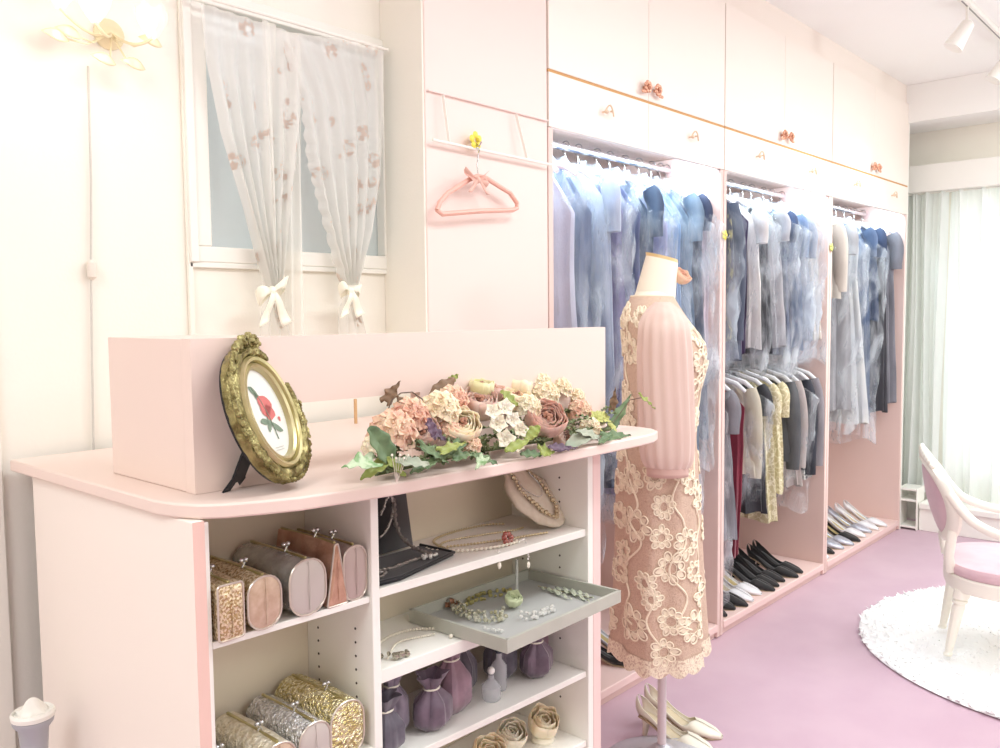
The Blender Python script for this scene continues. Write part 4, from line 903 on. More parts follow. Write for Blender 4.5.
for i, (p_, L_, m, lb, nm, kw) in enumerate(mid_up):
    x = spread(3.135, 4.085, 10, i, 1); kk = dict(sd=i+5, bag=(BAG, None, None, BAG2, None, BAG2, BAG2, BAG, BAG, BAG2)[i], thick=.036); kk.update(kw)
    garment(x, ZR+.012, L_, m, lb, nm, nm, **kk); hanger(x, ZR+.012, 'white hanger carrying the '+lb.split(',')[0].split(' on ')[0].split(' beside ')[0]+' on the upper rail')
IVL = lace('cloth_ivory_lace', srgb(200, 190, 150), srgb(238, 232, 206), 34)
BWL = lace('cloth_white_lace_on_black', srgb(32, 36, 44), srgb(226, 226, 220), 30, lo=0, hi=.3)
mid_lo = [(729, .86, fab('shell', (214, 188, 180), (196, 170, 166)), 'shell pink long dress, first on the lower rail beside the divider', dict(sleeve=0, thick=.022)),
 (737, .74, fab('ash', (112, 112, 118), (138, 138, 146)), 'ash grey dress on the lower rail behind the burgundy one', dict(sleeve=.4)),
 (745, .84, fab('burgundy', (128, 28, 54), (108, 20, 44)), 'burgundy long dress on the lower rail', dict(sleeve=0, hem=.16)),
 (754, .50, fab('champagne', (208, 200, 178), (182, 174, 156)), 'champagne short jacket on the lower rail', dict(sleeve=.38)),
 (762, .68, fab('onyx', (34, 36, 40), (54, 56, 62)), 'black dress half hidden before the ivory lace dress, lower rail', dict(sleeve=.3)),
 (776, .74, IVL, 'ivory floral lace dress, largest on the lower rail', dict(sleeve=.4)),
 (785, .62, IVL, 'shorter ivory lace dress right behind the large ivory lace one', dict(sleeve=.35)),
 (797, .50, fab('graphite', (66, 68, 72), (92, 94, 98)), 'graphite jacket on the lower rail', dict(sleeve=.4, flare=1)),
 (808, .62, fab('taupe', (186, 174, 168), (160, 150, 148)), 'taupe dress in film, right of the graphite jacket', dict(sleeve=.4)),
 (819, .60, BWL, 'black jacket with white lace front on the lower rail', dict(sleeve=.45, slm=fab('ink', (30, 32, 42), (44, 48, 60)))),
 (829, .52, fab('stone', (150, 144, 148), (124, 120, 126)), 'stone grey jacket, last on the lower rail by the divider', dict(sleeve=.42))]
ZL = 1.10
for i, (p_, L_, m, lb, kw) in enumerate(mid_lo):
    x = spread(3.13, 4.08, 11, i, 2); kk = dict(sd=i+31, bag=BAG2 if i in (0, 3, 8) else None, thick=.032); kk.update(kw)
    garment(x, ZL, L_, m, lb, 'jacket' if 'jacket' in lb else 'dress', 'jacket' if 'jacket' in lb else 'dress', **kk); hanger(x, ZL, 'white hanger carrying the '+lb.split(',')[0].split(' on ')[0].split(' half ')[0].split(' in ')[0].split(' right ')[0]+' on the lower rail')
right = [(840, 1.20, fab('jet', (22, 22, 26), (34, 34, 40)), 'jet black long dress beside the divider of the far bay', 'dress', dict(sleeve=0, hem=.19)),
 (848, .50, fab('cream_knit', (216, 208, 196), (196, 188, 178)), 'cream jacket with dark collar on the rail of the far bay', 'jacket', dict(sleeve=.34)),
 (857, 1.08, fab('smoke', (150, 150, 154), (176, 176, 180)), 'smoke grey long gown in film, far bay', 'gown', dict(sleeve=.35, hem=.2)),
 (869, 1.16, fab('platinum', (204, 204, 200), (176, 180, 186)), 'platinum satin flared gown, widest in the far bay', 'gown', dict(sleeve=0, hem=.24, flare=1.4)),
 (879, 1.17, fab('denim_blue', (84, 104, 136), (62, 80, 110)), 'denim blue long gown behind the platinum one', 'gown', dict(sleeve=.35)),
 (887, .62, fab('deep_navy', (36, 50, 80), (52, 70, 102)), 'deep navy short dress with cape sleeve, far bay', 'dress', dict(sleeve=.35, slw=.055)),
 (894, 1.14, fab('coal', (44, 44, 50), (72, 72, 78)), 'coal grey long dress with sheer side, far bay', 'dress', dict(sleeve=.0, hem=.2)),
 (900, 1.10, fab('slate_grey', (104, 104, 112), (132, 132, 140)), 'slate grey jumpsuit with black cuffs, last on the far bay rail', 'jumpsuit', dict(sleeve=.2, thick=.028))]
for i, (p_, L_, m, lb, nm, kw) in enumerate(right):
    x = spread(4.215, 5.205, 8, i, 3); kk = dict(sd=i+51, bag=BAG2 if i in (2, 4) else None, thick=.034); kk.update(kw)
    garment(x, ZR+.012, L_, m, lb, nm, nm, **kk); hanger(x, ZR+.012, 'white hanger carrying the '+lb.split(',')[0].split(' in ')[0].split(' with ')[0].split(' beside ')[0].split(' behind ')[0]+' in the far bay')
# yellow flower hooks on dividers
for (a, b, X_, lb) in ((722, 235, 3.067, 'yellow flower hook on the divider left of the middle bay'), (835, 248, 4.147, 'pale green flower hook on the divider left of the far bay')):
    c_ = Vector((X_, FY-.006, at(a, b, FY).z)); k = MB()
    for j in range(5): k.ball(c_+Vector((.012*math.cos(j*1.257), 0, .012*math.sin(j*1.257))), (.009, .004, .009), 7, 4)
    u = thing('flower_hook', lb, 'hook', tuple(c_)); obj('petals', k, MC['yellow_petal'] if X_ < 4 else mat('lime_hook', srgb(206, 216, 120), .5), u, True)
    obj('hook_arm', MB().tube([c_, c_+Vector((0, -.014, -.012)), c_+Vector((0, -.02, -.002))], .002, 5), SILVER, u, True)

# ================================================================= SHOES
def make_shoe(name, label, upper_m, inner_m, heel_h=.06, boot=False, group=None, loc=(0, 0, 0), rot=0, flat=False):
    """toe towards -Y, heel at origin"""
    u = thing(name, label, 'shoe', loc, rot, group); Ls = .235
    hh = .012 if flat else heel_h
    def cz(t): return hh*(1-sm(min(1, t/.62)))+.002
    def wd(t): return pw(t, [(0, .022), (.06, .028), (.3, .026), (.55, .033), (.72, .039), (.88, .030), (1, .007)])
    def tp(t): return pw(t, [(0, .058), (.1, .052), (.35, .034), (.55, .034), (.62, .042), (.75, .034), (.9, .022), (1, .010)])
    def g(a, v):
        t = v; op = 1 if t > .62 else 0
        A_ = pw(t, [(0, PI*.98), (.04, PI*.8), (.10, PI*.62), (.52, PI*.60), (.60, PI*.72), (.66, PI*.98), (1, PI*.98)])
        an = (a-.5)*2*A_; w_ = wd(t); h_ = tp(t)
        X = w_*math.sin(an)*(1 if abs(an) < PI*.5 else 1); Z = cz(t)+h_*.5*(1-math.cos(an))
        if Z < cz(t)+.004: Z = cz(t)
        return Vector((X, -t*Ls+.012*(1-t)*(1-math.cos(an))*.4, Z))
    obj('upper', MB().sheet(g, 25, 28), upper_m, u, solid=.0018)
    obj('insole', MB().sheet(lambda a, v: Vector(((a-.5)*2*wd(v*.66)*.86, -v*.66*Ls-.004, cz(v*.66)+.006)), 5, 14), inner_m, u, solid=.001)
    k = MB().sheet(lambda a, v: Vector(((a-.5)*2*wd(v)*.95, -v*Ls, cz(v)-.0008)), 5, 20); obj('sole', k, mat('sole_tan', srgb(190, 168, 140), .6), u, solid=.002)
    if not flat: obj('heel', MB().tube([(0, -.022, cz(.05)), (0, -.018, hh*.5), (0, -.014, .0005)], [.018, .010, .008], 10), upper_m, u)
    return u
BLK = mat('shoe_black_suede', srgb(24, 22, 24), .8, sheen=.3); WSH = mat('shoe_white_satin', srgb(240, 240, 244), .35, coat=.3)
GIN = mat('shoe_gold_insole', srgb(190, 170, 118), .4, .3); SSH = mat('shoe_silver', srgb(196, 200, 212), .3, .4); CSH = mat('shoe_cream_leather', srgb(238, 232, 214), .4); BIN = mat('shoe_beige_insole', srgb(208, 192, 160), .5)
protos = {}
def shoe(x, y, z, kind, label, rot=0., group=None):
    P_ = dict(black=(BLK, BLK), blackgold=(BLK, GIN), white=(WSH, GIN), silver=(SSH, GIN), cream=(CSH, BIN), ivory=(WSH, BIN))[kind]
    if kind not in protos:
        protos[kind] = make_shoe('pump_shoe', label, P_[0], P_[1], .062, loc=(x, y, z), rot=rot, group=group); return protos[kind]
    return dup(protos[kind], (x, y, z), rot, label, group)
ZS = .0605
nth = ['nearest the pink divider', 'second from the pink divider', 'third from the pink divider', 'fourth from the pink divider', 'fifth from the pink divider', 'sixth from the pink divider', 'seventh from the pink divider', 'eighth from the pink divider', 'ninth from the pink divider', 'last at the right']
seq2 = ['black', 'blackgold', 'black', 'white', 'white', 'black', 'black', 'black', 'black', 'black']
for i, kd in enumerate(seq2):
    x = 3.14+.084*i
    shoe(x, 1.835+.012*math.sin(i*2.1), ZS, kd, {'black': 'black suede', 'blackgold': 'black gold-lined', 'white': 'white satin'}[kd]+' pump on the middle bay floor, '+nth[i], rot=.05*math.sin(i*1.7), group='pumps on the middle bay floor')
for i in range(4):
    shoe(3.62+.075*i, 1.96, ZS+.0, 'black', 'black suede pump in the rear row of the middle bay floor, '+['left end', 'second', 'third', 'right end'][i], rot=.1*math.sin(i), group='pumps on the middle bay floor') if False else None
seq3 = ['white', 'blackgold', 'silver', 'silver', 'blackgold', 'white', 'silver', 'ivory', 'ivory']
for i, kd in enumerate(seq3):
    x = 4.22+.106*i
    shoe(x, 1.835+.01*math.sin(i*1.3), ZS, kd, {'blackgold': 'black gold-lined', 'white': 'white satin', 'silver': 'silver', 'ivory': 'ivory'}[kd]+' pump on the far bay floor, '+nth[i], rot=-.04*math.sin(i*1.9), group='pumps on the far bay floor')
shoe(2.40, 1.80, ZS, 'black', 'black pump on the first bay floor under the dress hem', rot=.5)
shoe(2.52, 1.86, ZS, 'silver', 'silver pump on the first bay floor behind the black one', rot=.3)
shoe(2.78, 1.84, ZS, 'cream', 'cream pump on the first bay floor right of the dress form', rot=.1)
shoe(2.88, 1.84, ZS, 'cream', 'cream pump on the first bay floor next to its divider', rot=.02)
shoe(2.19, 1.40, .0005, 'cream', 'cream leather pump on the mauve carpet by the dress form pole, nearer the camera', rot=R(8), group='cream pumps on the carpet')
shoe(2.275, 1.425, .0005, 'cream', 'cream leather pump on the mauve carpet by the dress form pole, nearer the wardrobe', rot=R(12), group='cream pumps on the carpet')

# ================================================================= DRESS FORM
MX, MY = 2.05, 1.24; MR = R(-57)
df = thing('dress_form', 'cream dress form torso on a pale pole with wooden neck cap', 'dress form', (MX, MY, 0), MR)
IV = mat('form_jersey', srgb(240, 234, 216), .7)
# local +X = front ; z up
def body(a, z, ox=0., scale=1.):
    """dress/body cross-section point, a=0 front"""
    cx = pw(z, [(.3, -.010), (.85, -.010), (1.05, -.008), (1.2, -.004), (1.3, -.022), (1.36, -.03)])
    fr_ = pw(z, [(.3, .132), (.6, .112), (.8, .102), (.95, .092), (1.08, .100), (1.16, .118), (1.21, .116), (1.27, .085), (1.325, .058), (1.36, .045)])
    bk = pw(z, [(.3, .128), (.6, .112), (.8, .110), (.92, .104), (1.05, .095), (1.2, .100), (1.28, .092), (1.325, .068), (1.36, .045)])
    sd = pw(z, [(.3, .20), (.6, .19), (.82, .185), (.95, .168), (1.05, .15), (1.2, .165), (1.27, .172), (1.31, .14), (1.34, .075), (1.36, .05)])
    ca, sa = math.cos(a), math.sin(a)
    X = cx+(fr_ if ca > 0 else bk)*ca*scale; Y = sd*sa*scale
    return Vector((X+ox, Y, z))
obj('torso', MB().sheet(lambda u_, v: body(2*PI*u_, lerp(.72, 1.355, v), 0, .93), 36, 30, cu=True), IV, df)
nk = MB(); ne0 = Vector((-.024, 0, 1.335)); ne1 = Vector((-.004, 0, 1.442))
tiltn = Vector((-.17, 0, 1)).normalized()
def nkf(a, v):
    an = 2*PI*a; c_ = ne0.lerp(ne1, v); r_ = lerp(.056, .043, v); 
    return c_+Vector((r_*math.cos(an), r_*.95*math.sin(an), -.20*v*r_*math.cos(an)*1.3))
nk.sheet(nkf, 28, 8, cu=True); obj('neck', nk, IV, df)
capm = MB(); 
c_ = [nkf(j/28, 1) for j in range(28)]
capm.add([p*1+Vector((0, 0, .0)) for p in c_]+[p+Vector((-.001, 0, .009)) for p in c_], [tuple(range(27, -1, -1)), tuple(range(28, 56))]+[(j, (j+1) % 28, 28+(j+1) % 28, 28+j) for j in range(28)])
obj('neck_cap', capm, mat('neck_wood', srgb(214, 186, 130), .5, c2=srgb(224, 198, 146), scale=30), df)
POLE = mat('pole_pale', srgb(222, 214, 214), .35, .2)
obj('pole', MB().lathe([(.0125, .06), (.0125, .74)], 16), POLE, df)
obj('base', MB().lathe([(.17, .001), (.172, .008), (.165, .018), (.11, .035), (.05, .052), (.02, .075), (.013, .08)], 36), mat('base_grey', srgb(206, 206, 214), .35, .4), df)
# the dress
NETM = lace('dress_tulle', srgb(196, 166, 146), srgb(216, 192, 170), 90, lo=.0, hi=.25)
dr = thing('lace_dress', 'beige tulle dress embroidered with cream flowers, worn by the dress form', 'dress', (MX, MY, 0), MR)
def dsurf(a, z, off=.004):
    p = body(a, z); n_ = Vector((math.cos(a)*1.2, math.sin(a), 0)).normalized()
    fold = (.006*math.sin(6*a+.6)+.004*math.sin(11*a+2))*pw(z, [(.3, 1.3), (.9, .7), (1.1, .1), (1.36, 0)])
    return p+n_*(off+fold)
obj('dress_body', MB().sheet(lambda u_, v: dsurf(2*PI*u_, lerp(.385, 1.345, v)), 96, 60, cu=True), NETM, dr)
# neckline band + scalloped hem
obj('neckline', MB().tube([dsurf(2*PI*j/40, 1.342, .003) for j in range(41)], .0035, 6), mat('dress_thread', srgb(242, 230, 206), .6), dr)
hemm = MB().sheet(lambda u_, v: dsurf(2*PI*u_, .40-.035*v-.012*abs(math.sin(2*PI*u_*9))*v, .006+.003*v), 144, 5, cu=True)
obj('scalloped_hem', hemm, lace('hem_lace', srgb(202, 176, 156), srgb(240, 228, 204), 60, lo=.02, hi=.3), dr)
THR = MC['dress_thread']
def emb_flower(cz_, ca_, r_, np_=8, sd=0):
    k = MB(); rw = .125
    def q(dx, dz, off): return dsurf(ca_+dx/rw, cz_+dz, off)
    for j in range(np_):
        an = 2*PI*j/np_+sd; r1 = r_*.45; r2 = r_*(1+.12*math.sin(j*2.3+sd))
        for s_ in (1,):
            loop = []
            for t in range(13):
                th = 2*PI*t/12; rr_ = lerp(r1, r2, .5-.5*math.cos(th)); of = math.sin(th)*r_*.24
                loop.append(q(rr_*math.cos(an)-of*math.sin(an), rr_*math.sin(an)+of*math.cos(an), .0065))
            k.tube(loop, .0024, 5, caps=False)
            k.sheet(lambda a_, b_: q((lerp(r1, r2*.9, b_))*math.cos(an)-(a_-.5)*r_*.34*math.sin(PI*(.15+.8*b_))*math.sin(an), lerp(r1, r2*.9, b_)*math.sin(an)+(a_-.5)*r_*.34*math.sin(PI*(.15+.8*b_))*math.cos(an), .0056), 3, 5)
    k.tube([q(r_*.38*math.cos(t*PI/7), r_*.38*math.sin(t*PI/7), .006) for t in range(15)], .0013, 5, caps=False)
    return k
# camera-side angle of the dress (its right side): a ~ -90deg
fl = [(1.285, -1.15, .026), (1.285, -2.05, .026), (1.24, -.55, .03), (1.22, -2.95, .03), (1.17, -.62, .03), (1.06, -2.62, .028), (1.00, -2.5, .026), (1.10, -.65, .026), (.95, -.62, .026), (.88, -1.7, .03), (.80, -1.5, .028), (.72, -1.55, .026), (.56, -1.75, .024), (.66, -2.55, .026), (.75, -2.75, .028), (.84, -2.85, .028), (.62, -.75, .024), (.85,-.75,.026), (.86, -2.35, .036), (.90, -1.05, .034), (.80, -.35, .036), (.745, -2.15, .038), (.70, -.95, .034), (.64, -1.35, .036), (.60, -2.7, .030), (.60, -1.9, .026), (.545, -.45, .034), (.48, -2.2, .040), (.50, -1.35, .030), (.475, -.85, .036), (.98, -2.75, .032), (1.01, -.35, .030), (1.08, -2.9, .030), (1.20, -2.5, .036), (1.29, -2.7, .030), (1.13, -.2, .03), (.93, -2.9, .03), (.42, -1.5, .03), (.45, -3.0, .03), (.70, .2, .034), (.88, .3, .034), (.55, .4, .034), (.8, 1.2, .036), (.6, 1.6, .036), (.7, 2.4, .036), (1.0, 2.2, .036)]
for i, (z_, a_, r_) in enumerate(fl): obj('embroidered_flower', emb_flower(z_, a_, r_*1.2, 8 if i % 2 else 9, i), THR, dr)
def vine(pts):
    c_ = cr([(a_, z_, 0) for a_, z_ in pts], 8); return MB().tube([dsurf(p.x, p.y, .006) for p in c_], .003, 5)
for pts in ([(-2.35, .86), (-2.1, .80), (-2.3, .75), (-2.0, .70), (-2.4, .64), (-2.6, .60)], [(-1.0, .90), (-1.3, .82), (-1.05, .76), (-1.0, .70), (-1.3, .66), (-1.35, .62), (-1.0, .56), (-1.2, .50), (-.9, .47)], [(-.4, .80), (-.2, .72), (-.5, .66), (-.3, .60), (-.45, .545)], [(-2.7, .60), (-2.3, .56), (-2.5, .50), (-2.2, .48)], [(-1.9, .62), (-1.7, .56), (-1.85, .50), (-1.6, .44)],
            [(-2.9, 1.08), (-2.6, 1.02), (-2.8, .98), (-2.6, .92), (-2.4, .86)], [(-2.5, 1.2), (-2.75, 1.15), (-2.6, 1.1), (-2.9, 1.06)], [(-.3, 1.12), (-.15, 1.06), (-.4, 1.0), (-.3, .92), (-.5, .84)], [(-2.8, 1.30), (-2.55, 1.26), (-2.7, 1.2)]):
    obj('embroidered_vine', vine(pts), THR, dr)
SLV = mat('sheer_sleeve', srgb(232, 208, 196), .7, alpha=.84, c2=srgb(224, 196, 184), scale=20, stretch=(1, 1, .15), sheen=.3)
CUF = mat('cuff_pink', srgb(212, 180, 168), .6)
for s_ in (-1, 1):
    def sl(a, v):
        an = 2*PI*a; z_ = lerp(1.325, .905, v); r_ = pw(v, [(0, .020), (.05, .045), (.12, .062), (.3, .068), (.8, .070), (.95, .066), (1, .056)])
        f_ = 1+.045*math.sin(15*an+.5*math.sin(5*v))*min(1, v*5+.1)
        yc = s_*(.125+.062*math.sin(min(1, v*5)*PI/2)); xc = -.006+.012*v
        return Vector((xc+r_*f_*math.cos(an), yc+r_*.75*f_*math.sin(an), z_))
    q_ = obj('sleeve', MB().sheet(sl, 72, 24, cu=True), SLV, dr)
    obj('cuff', MB().sheet(lambda a, v: Vector((.006+.052*math.cos(2*PI*a), s_*.187+.040*math.sin(2*PI*a), .912-.03*v)), 28, 4, cu=True), CUF, q_, solid=.002)
# small fluffy flower at the neck, on the front
co = obj('corsage', MB().add(*(lambda h_: (h_.v, h_.f))(rose((.045, .02, 1.392), (.6, -.4, .6), .030, rnd, 4))), FCOL['peach_hydrangea'], df, solid=.0006)
co['label'] = 'fluffy beige fabric flower pinned at the neck'

# ================================================================= RUG + CHAIR
RUG = mat('rug_pile', srgb(250, 249, 248), .95, sheen=.3)
rc = (3.78, .46); rr0 = .79
rg = MB(); rnd2 = random.Random(5)
rg.lathe([(rr0-.02, .001), (rr0, .006), (rr0-.01, .014), (.5, .018), (.001, .018)], 72, (rc[0], rc[1], 0))
for j in range(7000):
    a = rnd2.uniform(0, 2*PI); r_ = rr0*math.sqrt(rnd2.random())*1.0; x = rc[0]+r_*math.cos(a); y = rc[1]+r_*math.sin(a)
    h_ = rnd2.uniform(.006, .013); dx = rnd2.uniform(-.02, .02); dy = rnd2.uniform(-.02, .02); w_ = rnd2.uniform(.007, .014); b_ = rnd2.uniform(0, PI)
    cx_, sx_ = w_*math.cos(b_), w_*math.sin(b_)
    rg.add([(x-cx_, y-sx_, .012), (x+cx_, y+sx_, .012), (x-sx_*.6, y+cx_, .012), (x+dx, y+dy, .012+h_)], [(0, 1, 3), (1, 2, 3), (2, 0, 3)])
tag(obj('round_rug', rg, RUG), 'round fluffy white rug on the mauve carpet under the chair', 'rug')

CHP = mat('chair_pink_velvet', srgb(222, 190, 196), .8, sheen=.3, c2=srgb(216, 182, 190), scale=18)
chz = .036
CR = R(-72)    # seat faces away to the right
ch = thing('armchair', 'ivory carved armchair with pink upholstered oval back standing on the white rug', 'chair', (3.574, .662, chz), CR)
# local: +X = front of the seat, Y = width; back at -X
sw, sdp, szt = .25, .24, .300
def seat_out(a, s=1.):
    ca, sa = math.cos(a), math.sin(a)
    return (s*sdp*math.copysign(abs(ca)**.7, ca), s*(sw+.02*ca)*math.copysign(abs(sa)**.7, sa))
N_ = 40
ap = [seat_out(2*PI*j/N_) for j in range(N_)]
obj('seat_rail', MB().prism(ap, szt-.055, szt), IVORY, ch, bevel=.006)
cu = MB().sheet(lambda a, v: Vector((*[c*1.0 for c in seat_out(2*PI*a, pw(v, [(0, .97), (.3, 1.0), (.6, .96), (.85, .6), (1, .02)]))], szt+pw(v, [(0, .001), (.3, .022), (.6, .042), (.85, .054), (1, .058)]))), 48, 10, cu=True)
obj('seat_cushion', cu, CHP, ch)
def leg(x, y, rake):
    k = MB()
    k.lathe([(.0, .0), (.014, .0), (.016, .012), (.011, .02), (.013, .03), (.017, .16), (.022, .27), (.018, .28), (.026, .29), (.026, .30), (.020, .305), (.028, .315), (.028, .36)], 14)
    k.v = [Vector((v.x+x+rake*(.33-v.z), v.y+y, v.z*.70)) for v in k.v]
    for j in range(6):
        a = 2*PI*j/6; k.tube([(x+rake*(.33-.05)+.0125*math.cos(a), y+.0125*math.sin(a), .037), (x+rake*.08+.0195*math.cos(a), y+.0195*math.sin(a), .185)], .002, 5)
    return k
for x, y, rk in ((.19, .19, .0), (.19, -.19, .0), (-.19, .15, -.12), (-.19, -.15, -.12)): obj('leg', leg(x, y, rk), IVORY, ch)
# back: oval medallion, tilted backwards
def bk(a, s, d):
    z_ = .556+.142*s*math.sin(a); y_ = .18*s*math.cos(a)
    return Vector((-.235-.25*(z_-.38)+d+.05*(y_/.185)**2, y_, z_))
def bring(prof, nn=64):
    return MB().sheet(lambda u_, v: (lambda w_, d_: bk(2*PI*u_, w_, d_))(*prof[int(round(v*len(prof))) % len(prof)]), nn, len(prof), cu=True, cv=True)
obj('back_frame', bring([(1.12, -.010), (1.14, .004), (1.10, .018), (1.02, .020), (.93, .012), (.90, .0), (.93, -.014), (1.04, -.018)]), IVORY, ch)
obj('back_pad', MB().sheet(lambda a, v: bk(2*PI*a, pw(v, [(0, .93), (.3, .8), (1, .01)]), .008+.022*math.sin(v*PI/2)), 40, 8, cu=True), CHP, ch)
obj('back_pad_rear', MB().sheet(lambda a, v: bk(2*PI*a, pw(v, [(0, .93), (.3, .8), (1, .01)]), -.008-.018*math.sin(v*PI/2)), 40, 8, cu=True), CHP, ch)
cb = MB()
for j in range(-6, 7):
    a = PI/2+j*.10; cb.ball(bk(a, 1.14+.05*math.cos(j*.26), 0), (.014, .018, .012+.010*math.cos(j*.26)), 8, 5)
cb.ball(bk(PI/2, 1.27, 0), (.012, .020, .020), 10, 6)
obj('carved_crest', cb, IVORY, ch)
for s_ in (-1, 1):
    obj('back_post', MB().tube([(-.225, s_*.12, .31), (-.235, s_*.15, .37), bk(-PI/2+s_*.9, 1.05, 0)], .018, 10), IVORY, ch)
    pts = cr([bk(PI/2-s_*1.25, 1.08, 0), (-.17, s_*.225, .52), (-.06, s_*.255, .475), (.08, s_*.262, .46), (.135, s_*.258, .445), (.125, s_*.252, .425)], 8)
    am = obj('arm', MB().tube(pts, .017, 10), IVORY, ch)
    obj('arm_support', MB().tube(cr([(.10, s_*.255, .455), (.075, s_*.255, .41), (.10, s_*.25, .36), (.13, s_*.235, .31)], 6), .015, 10), IVORY, am)

# ================================================================= END WALL: CURTAIN, PELMET, PLATFORM
def cloth_trans(name, c, k_=.5, alpha=1.):
    m = mat(name, c, .85, alpha=alpha); nt = m.node_tree; b = nt.nodes['Principled BSDF']; o = nt.nodes['Material Output']
    t_ = nt.nodes.new('ShaderNodeBsdfTranslucent'); t_.inputs['Color'].default_value = c; mx = nt.nodes.new('ShaderNodeMixShader'); mx.inputs[0].default_value = k_
    nt.links.new(b.outputs[0], mx.inputs[1]); nt.links.new(t_.outputs[0], mx.inputs[2]); nt.links.new(mx.outputs[0], o.inputs['Surface']); return m
CW = cloth_trans('curtain_white', srgb(247, 250, 247), .5)
XC = XE-.10
def cur(y0, y1, zb, name, label, nf, amp, sd):
    k = MB().sheet(lambda a, v: Vector((XC+amp*math.sin(2*PI*nf*a+sd+.8*math.sin(2*v+sd))*(.75+.35*(1-v))+.010*math.sin(2*PI*nf*2.3*a+sd), lerp(y1, y0, a)+.01*math.sin(4*v+a*20), lerp(zb, 2.0, v))), int(nf*16), 14)
    return tag(obj(name, k, CW), label, 'curtain')
cur(1.44, 2.10, .20, 'floor_curtain', 'white curtain with deep narrow folds at the wardrobe end', 9, .030, 0)
cur(.98, 1.43, .17, 'floor_curtain', 'white curtain panel with soft folds, middle of the end wall', 4, .024, 1.2)
cur(-1.6, .97, .17, 'floor_curtain', 'wide smooth white sheer curtain running to the right edge of the view', 12, .012, 2.1)
u = thing('curtain_pelmet', 'white boxed pelmet above the floor curtains', 'pelmet', (XE-.08, .3, 1.985))
obj('box', MB().box((XC-.055, -1.7, 1.985), (XE-.001, 2.18, 2.145)), WHITE, u, True, bevel=.004)
obj('track', MB().box((XC-.005, -1.65, 1.978), (XC+.005, 2.15, 1.9845)), WHITE, u, True)
u = thing('platform', 'low white platform along the foot of the white curtains', 'platform', (5.42, .2, 0))
obj('deck', MB().box((5.33, -1.6, .13), (XE-.004, 1.50, .165)), WHITE, u, True, bevel=.006)
obj('front_board', MB().box((5.345, -1.6, .001), (5.36, 1.50, .13)), WHITE, u, True, bevel=.002)
u = thing('low_shelf', 'small white low shelf between the wardrobe end and the platform', 'shelf', (5.42, 1.56, 0))
for z_ in (.012, .17, .235): obj('shelf_board', MB().box((5.315, 1.51, z_), (5.46, 1.60, z_+.012)), WHITE, u, True, bevel=.002)
for y_ in (1.505, 1.6005): obj('upright', MB().box((5.315, y_-.0, .001), (5.46, y_+.005, .25)), WHITE, u, True, bevel=.001)
st_ = struct('trim_5', MB().box((5.2925, FY+.0, .001), (5.31, 2.18, CZ-.001)), WHITE, bevel=.002)
# beam
struct('trim_6', MB().box((XE-.35, Y0+.01, 2.36), (XE-.001, 2.18, CZ-.0005)), CEIL, smooth=False)

# ================================================================= CEILING TRACK AND SPOTS
tr_ = thing('lighting_track', 'white ceiling lighting track at upper right', 'track', (4.9, .99, CZ-.02))
obj('rail', MB().box((3.92, .975, CZ-.022), (6-.5, 1.005, CZ-.0005)), WHITE, tr_, True, bevel=.002)
obj('groove', MB().box((3.93, .987, CZ-.0232), (5.49, .993, CZ-.0221)), mat('groove_grey', srgb(150, 148, 144), .6), tr_, True)
LENS = mat('lamp_lens', (1, 1, 1, 1), .3, emis=(1, .97, .92, 1), es=15)
for i, (x, lb) in enumerate(((4.02, 'white track spotlight nearest the wardrobe corner of the ceiling'), (4.72, 'white track spotlight at the right edge of the view'))):
    s_ = thing('track_spotlight', lb, 'spotlight', (x, .99, CZ-.16))
    obj('stem', MB().tube([(x, .99, CZ-.0235), (x, .99, CZ-.10)], .006, 8), WHITE, s_, True)
    ax = Vector((-.25, .45, -.85)).normalized(); c0 = Vector((x, .99, CZ-.10))
    hd = obj('lamp_head', MB().lathe([(.014, -.02), (.026, -.01), (.030, .03), (.038, .09), (.040, .10), (.034, .098)], 24, c0, ax), WHITE, s_, True)
    ln = MB().lathe([(.033, .0), (.033, .001)], 20, c0+ax*.094, ax); l_ = obj('lens', ln, LENS, s_, True)
    sp = D.lights.new('spot_lamp', 'SPOT'); sp.energy = 40; sp.spot_size = R(80); sp.spot_blend = .8; sp.color = (1, .96, .9); sp.shadow_soft_size = .05
    so = D.objects.new('spot_lamp', sp); COL.objects.link(so); so.location = c0+ax*.12; so.rotation_euler = ax.to_track_quat('-Z', 'Y').to_euler()
u = thing('downlight', 'round recessed downlight glowing at the top right of the ceiling', 'downlight', (3.55, 1.12, CZ-.01))
obj('trim_ring', MB().lathe([(.06, -.006), (.062, -.001), (.045, -.001), (.045, -.006)], 28, (3.52, 1.12, CZ)), WHITE, u, True)
obj('lens', MB().lathe([(.044, -.004), (.044, -.003)], 28, (3.52, 1.12, CZ)), LENS, u, True)

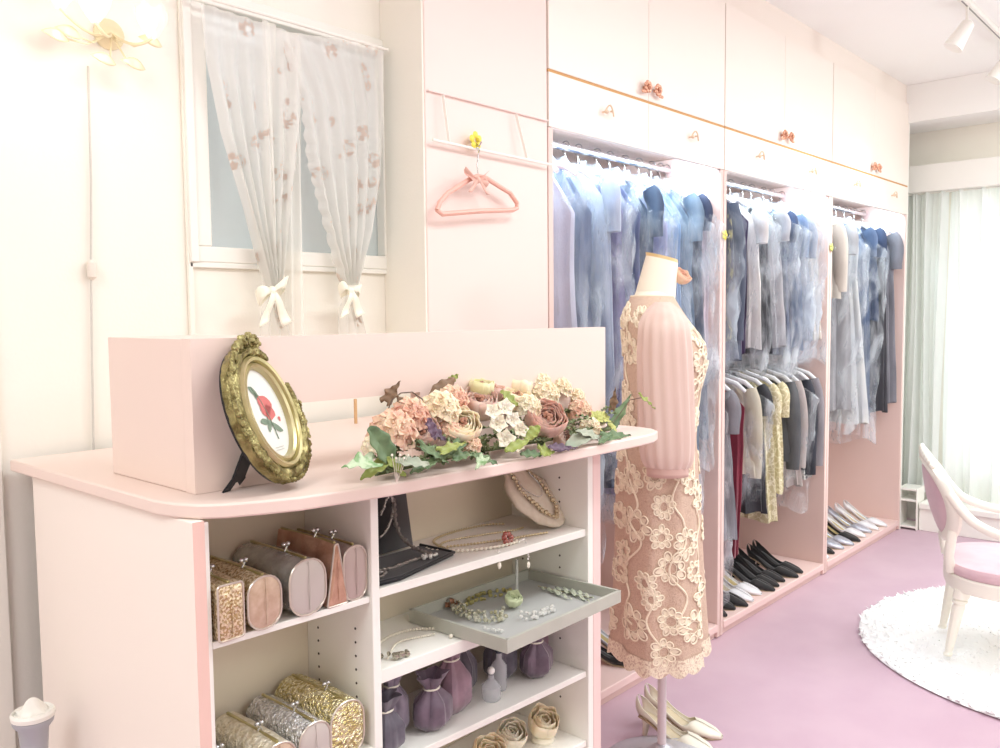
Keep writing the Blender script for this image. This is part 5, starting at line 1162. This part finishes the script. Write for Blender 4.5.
# ================================================================= LIGHT
def area(name, loc, sx, sy, e, col=(1, 1, 1), rot=(0, 0, 0)):
    l = D.lights.new(name, 'AREA'); l.shape = 'RECTANGLE'; l.size = sx; l.size_y = sy; l.energy = e; l.color = col
    o = D.objects.new(name, l); COL.objects.link(o); o.location = loc; o.rotation_euler = rot; return o
area('added_area_fill', (1.6, .25, 2.5), 1.2, .5, 44, (.90, .975, 1.0))  # unseen area fills, added overhead to brighten counter, walls and wardrobes
area('added_area_fill', (-1.0, .5, 2.5), 1.2, 1.0, 66, (.90, .975, 1.0))
area('added_area_fill', (3.9, .1, 2.5), 1.8, .6, 72, (.90, .975, 1.0))
area('added_area_fill', (1.6, -1.9, 2.5), 2.4, 1.2, 60, (.90, .975, 1.0))
for x, y, e in ((4.1, -.7, 64), (.3, -.9, 12)):
    g_ = D.lights.new('added_point_fill', 'POINT'); g_.energy = e; g_.color = (.90, .975, 1.0); g_.shadow_soft_size = .14  # unseen point fill, added so the ceiling gets direct light too
    go = D.objects.new('added_point_fill', g_); COL.objects.link(go); go.location = (x, y, 2.05)
for i, (a, b) in enumerate(BAYS):
    area('wardrobe_strip_light', ((a+b)/2, FY+.05, 1.895), b-a-.1, .03, (14, 11, 11)[i], (.68, .87, 1.0), (R(28), 0, 0))
pl = D.lights.new('sconce_glow', 'POINT'); pl.energy = 1.6; pl.color = (1, .93, .82); pl.shadow_soft_size = .04
po = D.objects.new('sconce_glow', pl); COL.objects.link(po); po.location = at(100, 15, WY-.22)
wld = D.worlds.new('outside'); bpy.context.scene.world = wld; wld.use_nodes = True
wld.node_tree.nodes['Background'].inputs[0].default_value = (.82, .865, .865, 1); wld.node_tree.nodes['Background'].inputs[1].default_value = 4.2

# ================================================================= CAMERA
cam = D.cameras.new('camera'); co_ = D.objects.new('camera', cam); COL.objects.link(co_)
cam.sensor_width = 36; cam.sensor_fit = 'HORIZONTAL'; cam.lens = F*36/1000; cam.clip_start = .02
M = Matrix((( rt.x, up.x, -fw.x, EYE.x), (rt.y, up.y, -fw.y, EYE.y), (rt.z, up.z, -fw.z, EYE.z), (0, 0, 0, 1)))
co_.matrix_world = M
sc_ = bpy.context.scene; sc_.camera = co_
sc_.view_settings.view_transform = 'Standard'; sc_.view_settings.look = 'None'; sc_.view_settings.gamma = 1; sc_.view_settings.use_curve_mapping = False
sc_.view_settings.exposure = -.98
sc_.cycles.max_bounces = 10; sc_.cycles.diffuse_bounces = 6; sc_.cycles.transparent_max_bounces = 24
